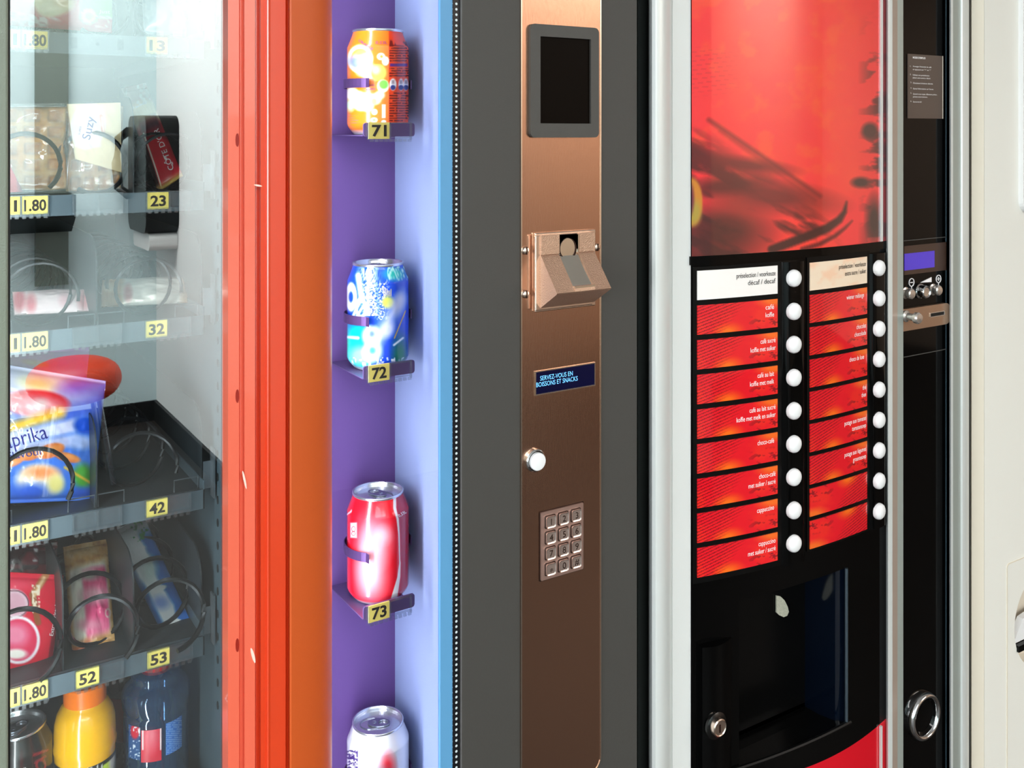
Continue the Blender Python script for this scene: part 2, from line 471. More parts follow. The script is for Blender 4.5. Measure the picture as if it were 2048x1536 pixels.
g.box(XL_ - 0.1, XL_, YF_ - 0.1, -3.05, 0, HC).box(XL_ - 0.1, XL_, -0.35, YB_ + 0.1, 0, HC).box(XL_ - 0.1, XL_, -3.05, -0.35, 0, 0.7).box(XL_ - 0.1, XL_, -3.05, -0.35, 2.4, HC)
struct(g.build('wall_left', 'white_wall'))
wn = struct(G().ring([(-3.05, 0.7), (-0.35, 0.7), (-0.35, 2.4), (-3.05, 2.4)], [(-2.99, 0.76), (-0.41, 0.76), (-0.41, 2.34), (-2.99, 2.34)], XL_ - 0.07, XL_ - 0.02)
            .build('window_1', 'alu_white'))
me = wn.data                                         # the ring was drawn in x,z: turn it into the left wall's plane
o_ = ORG[wn]
for v in me.vertices:
    p = np.array(v.co[:]) + o_; v.co = Vector((p[1], p[0], p[2])) - Vector((XL_ - 0.045, -1.7, 0.7))
wn.location = (XL_ - 0.045, -1.7, 0.7); ORG[wn] = np.array((XL_ - 0.045, -1.7, 0.7))
G().box(XL_ - 0.05, XL_ - 0.045, -2.99, -0.41, 0.76, 2.34).build('pane', 'window_glass', wn)
wallbox('baseboard_opposite', XL_, 1.2, YF_, YF_ + 0.015, 0, 0.10, 'black_skirt')
g = G().box(1.185, 1.2, YF_ + 0.015, -2.585, 0, 0.10).box(1.2, 1.97, -2.6, -2.585, 0, 0.10)
struct(g.build('baseboard_pillar', 'black_skirt'))
wallbox('trim_1', 0.64, 0.785, YF_, YF_ + 0.03, 0.72, HC, 'grey_trim')
for i, (lx, ly, sx, sy) in enumerate(((-0.9, -3.2, 1.8, 1.2), (0.4, -3.4, 0.9, 1.2), (3.9, -3.6, 1.8, 0.9))):
    t = root('ceiling_lamp', ['wide flat ceiling lamp panel nearest the window', 'square flat ceiling lamp panel before the white wall', 'flat ceiling lamp panel in the corridor'][i], 'lamp', (lx, ly, 2.67), 'ceiling lamps')
    G().ring([(lx - sx / 2 - .04, 0), (lx + sx / 2 + .04, 0), (lx + sx / 2 + .04, 1), (lx - sx / 2 - .04, 1)], [(lx - sx / 2, 0.04), (lx + sx / 2, 0.04), (lx + sx / 2, 0.96), (lx - sx / 2, 0.96)], 0, 1)
    g = G()
    for (a, b, c, d) in ((lx - sx/2 - .03, lx - sx/2, ly - sy/2 - .03, ly + sy/2 + .03), (lx + sx/2, lx + sx/2 + .03, ly - sy/2 - .03, ly + sy/2 + .03),
                         (lx - sx/2, lx + sx/2, ly - sy/2 - .03, ly - sy/2), (lx - sx/2, lx + sx/2, ly + sy/2, ly + sy/2 + .03)):
        g.box(a, b, c, d, 2.65, 2.70)
    g.build('frame', 'alu_white', t)
    G().box(lx - sx/2, lx + sx/2, ly - sy/2, ly + sy/2, 2.672, 2.70).build('diffuser', 'ceiling_white', t)
# guessed props, added for the dark and red shapes reflected in the snack glass
t = root('red_prop', 'red rounded pouf added before the white opposite wall for its reflection', 'prop', (0.70, -3.55, 0))
g = G(); nx, ny = 28, 15; V = []
for j in range(ny):
    b = PI * (j / (ny - 1) - .5)
    for i in range(nx):
        a = PI * 2 * i / nx; r = 0.185 * math.cos(b) ** .6; V.append((0.70 + r * math.cos(a), -3.55 + r * math.sin(a), 0.42 + 0.09 * math.sin(b)))
g.add(V, grid_faces(nx, ny, wrap=True)); g.build('seat', 'red_seat', t, smooth=True, fix=False)
for sx in (-1, 1):
    for sy in (-1, 1):
        G().tube([(0.70 + sx * 0.08, -3.55 + sy * 0.08, 0.36), (0.70 + sx * 0.13, -3.55 + sy * 0.13, 0.0)], 0.011).build('leg', 'bracket_steel', t)
t = root('box_prop', 'black box with a loop handle added on the white wall for its reflection', 'box', (1.14, -4.03, 0.89))
G().prism(rrect(-4.22, -3.84, 0.98, 1.53, 0.06), 1.05, 1.199, 'x').build('body', 'black_satin', t)
G().tube([(1.05, -4.20, 1.46), (1.01, -4.24, 1.42), (1.0, -4.25, 1.30), (1.01, -4.24, 1.18), (1.05, -4.20, 1.14)], 0.022, 8).build('handle', 'black_satin', t)
G().prism(rrect(-4.2, -3.86, 0.90, 0.98, 0.03), 1.07, 1.199, 'x').build('base', 'frame_light', t)
t = root('black_prop', 'black prop added on the white opposite wall for its reflection', 'shelf', (0.60, -4.2, 0.98))
G().prism([(-4.285, 1.16), (-4.08, 1.16), (-4.08, 1.06), (-4.20, 0.98), (-4.285, 0.98)], 0.40, 0.79, 'x').build('board', 'black_satin', t)

# ================================================================== SNACK AND DRINK MACHINE
ZB, ZT = 0.10, 1.83
VM = root('vending_machine', 'grey and orange vending machine with snack window, can display and bronze payment strip', 'vending machine', (0.27, 0.40, 0.0))
g = G(); g.box(X(-330, -.012), X(17, -.012), -0.012, 0.012, ZB, ZT, bev=0.002)
g.build('door_edge', 'edge_green', VM)
G().box(X(17, -.002), X(20.5, -.002), -0.002, 0.012, 0.3, 1.76).build('gasket', 'dark_gap', VM)
G().box(X(14, 0), X(462, 0), 0.004, 0.007, 0.30, 1.76).build('window_pane', 'cabinet_glass', VM)
xw = 0.302
g = G()
g.box(-0.30, xw + 0.012, 0.62, 0.632, 0.28, 1.78)
g.box(-0.312, -0.30, 0.03, 0.632, 0.28, 1.78)
g.box(-0.30, xw + 0.012, 0.03, 0.632, 1.765, 1.78)
g.box(-0.30, xw + 0.012, 0.03, 0.632, 0.28, 0.30)
g.build('inner_liner', 'liner', VM)
side = G().box(xw, xw + 0.008, 0.03, 0.62, 0.30, 1.765).build('inner_side', 'liner_side', VM)
# outer cabinet
g = G()
g.box(X(-330, -.012), X(-330, -.012) + .015, 0.045, 0.80, ZB, ZT)
g.box(X(-330, -.012), X(1275, 0), 0.785, 0.80, ZB, ZT)
g.box(X(1275, 0) - .012, X(1275, 0), 0.02, 0.80, ZB, ZT)
g.box(X(-330, -.012), X(1275, 0), 0.045, 0.80, ZT - 0.02, ZT)
g.box(X(-330, -.012), X(1275, 0), 0.045, 0.80, ZB, ZB + 0.02)
g.build('cabinet_shell', 'side_dark', VM)
for x in (-0.05, 0.30, 0.68):
    for y in (0.12, 0.70):
        G().lathe([(0.025, 0.0), (0.025, 0.02), (0.015, 0.02), (0.015, 0.12)], x, y, 0.0, 16).build('foot', 'black_matt', VM)
# upright with slots
up = G().box(xw - 0.004, xw, 0.098, 0.122, 0.45, 1.74).build('upright', 'liner_side', VM)
z = 0.86; s0 = None
while z < 1.62:
    if s0 is None: s0 = G().prism([(0.1095 + 0.0028 * math.cos(a), z + 0.0042 * math.sin(a)) for a in np.linspace(0, 2 * PI, 11)[:-1]], xw - 0.0046, xw - 0.003, 'x').build('slot', 'dark_gap', up)
    else: dup(s0, ORG[s0] + np.array((0, 0, z - 0.86)), up)
    z += 0.0235

# ---- orange post between the snack window and the can display
def poly_px(L): return [(X(p, y), y) for p, y in L]
L0 = [(455, .010), (456, -.004), (478, -.0045), (480, .0005), (487, .0005), (489, -.005), (510, -.0055), (511.5, .0022)]
po = poly_px(L0); po += [(po[-1][0], 0.03), (po[0][0] + .001, 0.03)]
salmon_part = G().prism(po, 0.2, 1.79, 'z').build('salmon_strip', 'salmon', VM)  # strip coloured a lighter salmon than the orange post beside it
L1 = [(511.6, .0022), (513, .002), (519, .002), (521.5, -.006), (531, -.0055),
      (534, -.0085), (537, -.0095), (541, -.0085), (571, -.008), (575, -.003), (578, -.003)]
po = poly_px(L1); po += [(po[-1][0], 0.03), (po[0][0] + .001, 0.03)]
G().prism(po, 0.2, 1.79, 'z').build('orange_post', 'orange_gloss', VM)
L2 = [(578, -.004), (579.5, -.0125), (583, -.0135), (600, -.0128), (620, -.011), (640, -.008), (654, -.004), (661, .001), (664, .006)]
po = poly_px(L2); po += [(po[-1][0], 0.014), (X(578, -.004), 0.014)]
G().prism(po, 0.2, 1.79, 'z').build('orange_cover', 'orange_satin', VM, smooth=True, angle=0.35)
for py in (280, 792, 1290):
    c = at(474.5, py, -.0045)
    G().prism(ell(c[0], c[2], 0.0016, 0.0062, 16), -.0052, -.004).build('rivet_hole', 'orange_hole', salmon_part)
for (px_, py, rx, rz, an) in ((506, 1311, .0013, .0078, .25), (489, 960, .0009, .009, .2), (516, 371, .004, .0009, -.2)):
    c = at(px_, py, -.0058)
    P = [(c[0] + x * math.cos(an) - zz * math.sin(an), c[2] + x * math.sin(an) + zz * math.cos(an)) for x, zz in ell(0, 0, rx, rz, 12)]
    G().prism(P, -.0062, -.0052).build('scratch_mark', 'scratch', salmon_part)

# ---- trays
def coil(px, zc, R, y0=0.128, y1=0.50, pitch=0.062, a0=0.0, wire=0.0019, parent=None, x=None):
    cx = X(px, 0.135) if x is None else x
    n = int((y1 - y0) / pitch * 26); P = []
    for i in range(n + 1):
        a = a0 + 2 * PI * i / 26; P.append((cx + R * math.cos(a), y0 + (y1 - y0) * i / n, zc + R * math.sin(a)))
    return G().tube(P, wire, 6).build('spiral', 'coil_metal', parent, smooth=True)
TRX0, TRX1 = -0.28, 0.287
YT = 0.12
def tag(parent, px, zc, body, w_px=42, yellow=True, bold=0.03, tilt=0.0):
    x0, x1 = X(px - w_px / 2, YT - .003), X(px + w_px / 2, YT - .003)
    g = G().box(x0, x1, YT - .0035, YT - .002, zc - .0085, zc + .0085)
    xm = (x0 + x1) / 2
    g.text(body, flat(xm, zc - .0052, YT - .0038), h=.0102, w=(x1 - x0) * (0.74 if len(body) < 3 else 0.88), align='C', bold=bold, mi=1)
    return g.build('price_tag', ['tag_yellow', 'ink_dark'], parent, fix=False)
def holder(parent, px0, px1, zc):
    x0, x1 = X(px0, YT - .004), X(px1, YT - .004); z0, z1 = zc - .0105, zc + .0095
    g = G().box(x0, x1, YT - .0022, YT - .0014, z0, z1)
    for (a, b, c, d) in ((x0, x0 + .0012, z0, z1), (x1 - .0012, x1, z0, z1), (x0, x1, z1 - .001, z1), (x0, x1, z0 + .0025, z0 + .0035), ((x0 + x1) / 2 - .0008, (x0 + x1) / 2 + .0008, z0 + .0035, z1)):
        g.box(a, b, YT - .0055, YT - .0014, c, d)
    n = 7
    for i in range(n):
        xx = x0 + (x1 - x0) * (i + .25) / n; g.box(xx, xx + (x1 - x0) / n * .55, YT - .0055, YT - .0035, z0 - .002, z0 + .0025)
    return g.build('tag_holder', 'clear_plastic', parent)
def tray(py_mid, name='tray'):
    """py_mid: picture height of the tag line at px 171"""
    zc = Z(py_mid, 171, YT); zf = zc + 0.0055
    g = G()
    g.box(TRX0, TRX1, YT + .012, 0.58, zf - .002, zf, mi=1)                 # floor sheet
    g.box(TRX0, TRX1, YT, YT + .0015, zc - .0115, zc + .0085)               # front lip
    g.prism([(YT, zc + .0085), (YT + .0015, zc + .0085), (YT + .013, zf - .0005), (YT + .012, zf - .002)], TRX0, TRX1, 'x')
    g.box(TRX1 - .0012, TRX1, YT, 0.58, zc - .0115, zf + .012)
    t = g.build('tray', ['tray_metal', 'tray_dark'], VM)
    # rail hook at the end of the tray
    h = G().box(TRX1, xw - .006, YT + .004, YT + .0055, zf + .002, zf + .030).box(xw - .0075, xw - .006, YT - .008, YT + .0055, zf - .006, zf + .045)
    h.build('hook', 'bracket_steel', t)
    return t, zc, zf
def divider(parent, px, zf, hgt=0.085, Y=0.132, r=0.03, back=0.57, m='tray_dark'):
    x = X(px, Y); P = [(Y, zf), (Y, zf + hgt - r)]
    for i in range(1, 6):
        a = PI - PI / 2 * i / 5; P.append((Y + r + r * math.cos(a), zf + hgt - r + r * math.sin(a)))
    P += [(back, zf + hgt), (back, zf)]
    return G().prism(P, x - .0007, x + .0007, 'x').build('divider', m, parent)
def wire_stop(parent, px0, px1, zf, hz=0.012):
    x0, x1 = X(px0, YT + .016), X(px1, YT + .016)
    P = [(x0, YT + .016, zf), (x0, YT + .016, zf + hz), (x1, YT + .016, zf + hz), (x1, YT + .016, zf)]
    return G().tube(P, .0007, 5).build('wire_stop', 'bracket_steel', parent)

TR = {}
for k, py in (('1', 85), ('2', 406), ('3', 671), ('4', 1041), ('5', 1353)):
    t, zc, zf = tray(py); TR[k] = (t, zc, zf)
    holder(t, -4, 98, zc)
    tag(t, 17, zc, k + '1', 46); tag(t, 70, zc, '1.80', 51)
t, zc, zf = TR['1']
tag(t, 314, zc, '13'); holder(t, 290, 382, zc)
for px_ in (148, 241):
    c = at(px_, 0, YT); G().box(c[0] - .0028, c[0] + .0028, YT - .0008, YT + .0003, zc - .006, zc + .0045).build('slot', 'liner', t)
c = at(195, 0, YT); G().prism(ell(c[0], zc - .001, .0018, .0018, 10), YT - .0008, YT + .0003).build('screw_hole', 'liner', t)
coil(200, zf + .033, .031, a0=-2.2, parent=t); coil(340, zf + .033, .030, a0=0.3, parent=t); coil(60, zf + .033, .030, a0=0.9, parent=t)
divider(t, 267, zf, .12); divider(t, 403, zf, .12)
t, zc, zf = TR['2']
tag(t, 316, zc, '23'); holder(t, 292, 384, zc); holder(t, 145, 246, zc)
coil(56, zf + .033, .029, a0=-0.9, parent=t, wire=.0024); coil(193, zf + .0325, .0305, a0=-2.2, parent=t, wire=.0024); coil(340, zf + .032, .030, a0=1.0, parent=t, wire=.0016)
divider(t, 267, zf, .10); divider(t, 403, zf, .085)
t, zc, zf = TR['3']
tag(t, 313, zc, '32'); holder(t, 290, 382, zc); holder(t, 145, 244, zc)
coil(84, zf + .0335, .032, a0=-0.2, parent=t, pitch=.046); coil(300, zf + .033, .030, a0=-0.2, parent=t, pitch=.046)
divider(t, 193, zf, .088); divider(t, 403, zf, .085)
for a in ((136, 189), (196, 248), (350, 395), (-20, 23)): wire_stop(t, a[0], a[1], zf)
t, zc, zf = TR['4']
tag(t, 314, zc, '42'); holder(t, 290, 382, zc); holder(t, 145, 244, zc)
coil(76, zf + .0325, .031, a0=-0.6, parent=t, wire=.0024, pitch=.06); coil(290, zf + .0325, .031, a0=-0.35, parent=t, wire=.0021, pitch=.062)
divider(t, 193, zf, .085); divider(t, 403, zf, .085)
for a in ((136, 189), (196, 248), (348, 396), (-20, 23)): wire_stop(t, a[0], a[1], zf)
t, zc, zf = TR['5']
tag(t, 175, zc, '52', 46); tag(t, 317, zc, '53', 44); holder(t, 294, 385, zc); holder(t, 150, 248, zc)
coil(48, zf + .032, .0315, a0=-1.2, parent=t, wire=.0026, y0=.118); coil(207, zf + .031, .030, a0=-1.0, parent=t, wire=.0026, y0=.112); coil(343, zf + .031, .030, a0=-1.6, parent=t, wire=.0026, y0=.108)
divider(t, 126, zf, .095); divider(t, 267, zf, .095); divider(t, 403, zf, .085)
# bottom tray carrying the bottles
zf6 = 0.690
g = G().box(TRX0, TRX1, YT + .012, 0.58, zf6 - .002, zf6).box(TRX0, TRX1, YT, YT + .0015, zf6 - .017, zf6 + .004).box(TRX0, TRX1, YT, YT + .013, zf6 - .002, zf6)
t6 = g.build('tray', 'tray_metal', VM)
divider(t6, 112, zf6, .07, r=.02); divider(t6, 240, zf6, .07, r=.02); divider(t6, 398, zf6, .07, r=.02)

# ---- can display niche
xs = X(880, 0.0)
yb = 0.107
NI = G().box(X(640, .1) - .02, xs + .004, yb, yb + .004, 0.22, 1.77).build('display_back', 'purple_back', VM)
G().box(xs, xs + .004, 0.004, yb, 0.22, 1.77).build('display_side', 'niche_blue', VM)
g = G().box(X(664, 0.0) - .014, X(664, 0) - .010, 0.014, yb, 0.22, 1.77).box(X(664, 0) - .014, xs, .004, yb, 1.765, 1.775).box(X(664, 0) - .014, xs, .004, yb, 0.215, 0.225)
g.build('display_lining', 'black_matt', VM)  # unseen side, made black to keep bounce light out of the can shadows
G().box(X(665, .002), X(905, .002), 0.0012, 0.0030, 0.22, 1.77).build('display_pane', 'display_glass', VM)
G().box(xs + .0002, X(906, 0), -0.0002, 0.004, 0.22, 1.77).build('tinted_band', 'band_blue', VM)
G().box(X(905.5, -.001), X(920, -.001), -0.001, 0.004, 0.22, 1.77).build('dotted_strip', 'dotted_black', VM)
G().box(X(920, -.001), X(922, -.001), -0.0015, 0.004, 0.22, 1.77).build('edge_line', 'alu_white', VM)
CANX, CANY = 0.456, 0.062
SH = {}
for n_, pyc in (('71', 270), ('72', 757), ('73', 1238), ('74', 1722)):
    zs = Z(pyc, 726, .02)
    x0, x1 = X(726, .02), X(828, .02)
    g = G().box(x0, x1, .0205, yb, zs - .0012, zs)
    sh = g.build('can_shelf', 'shelf_purple', VM)
    G().prism(rrect(x0, x1, zs - .0015, zs + .0125, .003), .0185, .0205).build('shelf_lip', 'shelf_purple', sh)
    xa, xb = X(737, .017), X(778, .017)
    g = G().box(xa, xb, .0160, .0172, zs - .004, zs + .013)
    if n_ != '74': g.text(n_, flat((xa + xb) / 2, zs - .001, .0157), h=.0112, w=(xb - xa) * .72, align='C', bold=.03, mi=1)
    g.build('shelf_tag', ['tag_yellow', 'ink_dark'], sh, fix=False)
    g = G(); xc = X(822, .017); z0, z1 = zs - .005, zs + .013
    for (a, b, c, d) in ((xa - .001, xa, z0, z1), (xb, xb + .0012, z0, z1), (xc - .0012, xc, z0, z1), (xb, xc, z1 - .001, z1), (xb, xc, z0 + .002, z0 + .003)): g.box(a, b, .0145, .0180, c, d)
    for i in range(9):
        xx = xa + (xc - xa) * (i + .2) / 9; g.box(xx, xx + .0036, .0145, .0165, z0 - .002, z0 + .001)
    g.build('tag_holder', 'clear_plastic', sh)
    # spring clip around the can at mid height
    zc = zs + .0495; P = []; r = .0352
    for i in range(30):
        a = math.radians(-20 + (225 + 20) * i / 29); P.append((CANX + r * math.cos(a), CANY + r * math.sin(a)))
    P.append((CANX + r * math.cos(math.radians(229)) - .001, CANY + r * math.sin(math.radians(229)) - .004))
    Q = [(CANX + (p[0] - CANX) * 1.03, CANY + (p[1] - CANY) * 1.03) for p in P][::-1]
    V = [(p[0], p[1], zc + dz) for dz in (0, .0096) for p in P + Q]; n2 = len(P) + len(Q)
    Fc = [(i, (i + 1) % n2, n2 + (i + 1) % n2, n2 + i) for i in range(n2)]
    m_ = len(P)
    for i in range(m_ - 1):
        Fc += [(i, i + 1, n2 - 2 - i, n2 - 1 - i), (n2 + i, n2 + i + 1, 2 * n2 - 2 - i, 2 * n2 - 1 - i)]
    G().add(V, Fc).build('can_clip', 'clip_purple', sh)
    SH[n_] = zs

# ---- payment door
YD = -.004
g = G().box(X(922.5, YD), X(1274.5, YD), YD, 0.03, ZB + .02, ZT - .01, bev=.0012)
PD = g.build('payment_door', 'door_grey', VM)
xa, xb = X(1041.5, YD - .0015), X(1202, YD - .0015); zlo = Z(1560, 1150, YD)
ST = G().prism(rrect(xa, xb, zlo, 1.80, .016, 6), YD - .0015, YD + .001).build('bronze_strip', 'bronze', VM)
P = rrect(xa, xb, zlo, 1.80, .016, 6)
G().ring(P, rrect(xa + .0014, xb - .0014, zlo + .0014, 1.7986, .0146, 6), YD - .0022, YD - .0012).build('strip_edge', 'bronze_edge', ST)
YS = YD - .0017
# screen
c0, c1 = at(1057, 52, YS), at(1194, 275, YS)
sx0, sx1 = c0[0], c1[0]; sz1, sz0 = Z(52, 1125, YS), Z(275, 1125, YS)
ix0, ix1 = X(1077, YS), X(1178, YS); iz1, iz0 = Z(76, 1125, YS), Z(247, 1125, YS)
SCN = G().ring(rrect(sx0, sx1, sz0, sz1, .006, 5), rrect(ix0, ix1, iz0, iz1, .0006, 5), YS - .004, YS).build('screen_bezel', 'bezel_grey', VM)
G().box(ix0, ix1, YS - .0012, YS - .0002, iz0, iz1).build('screen', 'screen_black', SCN)
# coin slot
cz = lambda py, y=YS: Z(py, 1126, y)
CS = G().box(X(1066.5, YS), X(1187, YS), YS - .004, YS, cz(617), cz(462), bev=.001).box(X(1071, YS - .008), X(1186, YS - .008), YS - .008, YS - .004, cz(613), cz(466), bev=.001).build('coin_entry', 'coin_steel', VM)
yw, yf = YS - .0085, YS - .040
xl, xr = X(1081, yw), X(1188, yw)
tz, bz, uz = cz(506, yw), Z(583, 1155, yf), cz(611, yw)
tl, tr2 = xl + (xr - xl) * .33, xl + (xr - xl) * .70
prof = [(yw + .003, tz), (yw, tz), (yf, bz), (yf + .001, bz - .0015), (yw, uz), (yw + .003, uz)]
cop = [(yw + .003, cz(468, yw)), (yw - .002, cz(468, yw)), (yw - .002, tz), (yw + .003, tz)]
g = G().prism(prof, xl, tl, 'x').prism(prof, tr2, xr, 'x').prism(cop, xl, tl, 'x').prism(cop, tr2, xr, 'x')
rec = .007
prof2 = [(yw + .003, tz), (yw + .004, tz), (yf + rec * .8, bz + .004), (yf + .001, bz + .004), (yf, bz), (yf + .001, bz - .0015), (yw, uz), (yw + .003, uz)]
g.prism(prof2, tl, tr2, 'x')
g.build('coin_funnel', 'coin_grain', CS)
g = G().prism([(yw + .0032, tz + .004), (yw + .0025, tz), (yf + rec * .8 - .0006, bz + .0045), (yf + rec * .8 + .001, bz + .0045), (yw + .0045, tz + .004)], tl + .0004, tr2 - .0004, 'x')
g.box(tl, tr2, yf + .0005, yf + rec, bz + .0035, bz + .0055)
g.box(tr2 - .0016, tr2 - .0002, yw - .0018, yw + .003, tz, cz(470, yw))
g.build('coin_trough', 'coin_bright', CS)
G().box(tl, tr2 - .0016, yw + .0005, yw + .0035, cz(500, yw), cz(469, yw)).build('coin_mouth', 'coin_dark', CS)
mx_, mz = (tl + tr2) / 2 - .002, cz(497, yw)
G().prism(ell(mx_, mz, .0105, .0115, 28), yw - .0009, yw + .0006).build('coin_disc', 'coin_bright', CS)
G().ring(ell(mx_ + .0008, mz - .001, .0115, .0125, 28), ell(mx_, mz, .0103, .0113, 28), yw - .0014, yw - .0002).build('coin_rim', 'coin_dark', CS)
s0 = None
for (px_, py) in ((1050, 501), (1050, 588), (1192, 494), (1192, 580)):
    c = at(px_, py, YS)
    if s0 is None:
        g = G().lathe([(.0046, 0), (.0046, .0015), (.0036, .003), (.0018, .0037), (0.00001, .0039)], c[0], YS, c[2], 20, 'y')
        g.box(c[0] - .0006, c[0] + .0006, YS - .0042, YS - .003, c[2] - .0042, c[2] + .0042, mi=1)
        s0 = g.build('screw', ['coin_steel', 'coin_dark'], CS, smooth=True, origin=(c[0], YS, c[2]))
    else: dup(s0, (c[0], YS, c[2]), CS)
# text display
dz1, dz0 = Z(735.5, 1130, YS), Z(779, 1130, YS); dx0, dx1 = X(1071, YS), X(1188, YS)
LC = G().ring([(dx0 - .0012, dz0 - .0012), (dx1 + .0012, dz0 - .0012), (dx1 + .0012, dz1 + .0012), (dx0 - .0012, dz1 + .0012)], [(dx0, dz0), (dx1, dz0), (dx1, dz1), (dx0, dz1)], YS - .0012, YS).build('display_frame', 'bronze_edge', VM)
G().box(dx0, dx1, YS - .0006, YS + .0002, dz0, dz1).build('display_screen', 'lcd_navy', LC)
g = G(); wd = dx1 - dx0; hd = dz1 - dz0
g.text('SERVEZ-VOUS EN', flat(dx0 + wd * .07, dz0 + hd * .60, YS - .0009), h=hd * .21, w=wd * .55)
g.text('BOISSONS ET SNACKS', flat(dx0 + wd * .005, dz0 + hd * .33, YS - .0009), h=hd * .21, w=wd * .70)
g.build('lettering', 'lcd_text', LC, fix=False)
# return button
c = at(1069, 920, YS)
RB = G().lathe([(.0125, 0), (.0125, .003), (.0113, .0042), (.0108, .0042), (.0108, .001)], c[0], YS, c[2], 36, 'y', mis=[0, 0, 0, 1, 1]).build('return_button', ['chrome', 'black_ring'], VM, smooth=True)
G().lathe([(.0106, .0005), (.0106, .0042), (.0098, .0042), (.0098, .0035)], c[0], YS, c[2], 36, 'y').build('ring', 'black_ring', RB, smooth=True)
G().lathe([(.0097, .003), (.0097, .0078), (.0088, .0088), (.005, .0094), (.00001, .0096)], c[0], YS, c[2], 36, 'y').build('cap', 'button_white', RB, smooth=True)
# keypad
kx0, kx1 = X(1080, YS), X(1165, YS); kz1, kz0 = Z(1014.5, 1122, YS), Z(1149, 1122, YS)
KP = G().prism(rrect(kx0, kx1, kz0, kz1, .0015, 3), YS - .0018, YS).build('keypad', 'key_plate', VM)
G().ring(rrect(kx0 - .0012, kx1 + .0012, kz0 - .0012, kz1 + .0012, .0015, 3), rrect(kx0, kx1, kz0, kz1, .0015, 3), YS - .0004, YS).build('keypad_seam', 'coin_dark', KP)
kw, kh = kx1 - kx0, kz1 - kz0
for r in range(4):
    for q in range(3):
        ch = ['123', '456', '789', '*0#'][r][q]
        cx_ = kx0 + kw * (0.21 + 0.30 * q); cz_ = kz1 - kh * (0.155 + 0.232 * r)
        s_ = .0064
        g = G().ring(rrect(cx_ - s_ - .0009, cx_ + s_ + .0009, cz_ - s_ - .0009, cz_ + s_ + .0009, .002, 3), rrect(cx_ - s_, cx_ + s_, cz_ - s_, cz_ + s_, .0018, 3), YS - .0021, YS - .0017, 1)
        Pp = rrect(cx_ - s_, cx_ + s_, cz_ - s_, cz_ + s_, .0022, 4); Pq = rrect(cx_ - s_ + .0012, cx_ + s_ - .0012, cz_ - s_ + .0012, cz_ + s_ - .0012, .002, 4)
        n = len(Pp); V = [(p[0], YS - .0018, p[1]) for p in Pp] + [(p[0], YS - .0046, p[1]) for p in Pp] + [(p[0], YS - .0040, p[1]) for p in Pq]
        Fc = [(i, (i + 1) % n, n + (i + 1) % n, n + i) for i in range(n)] + [(n + i, n + (i + 1) % n, 2 * n + (i + 1) % n, 2 * n + i) for i in range(n)] + [list(range(2 * n, 3 * n))]
        g.add(V, Fc)
        g.text(ch, flat(cx_ + .0004, cz_ - (.0034 if ch != '*' else .0062), YS - .0042), h=.0070, align='C', bold=0.0, mi=1)
        g.build('key', ['key_steel', 'coin_dark'], KP, fix=False)

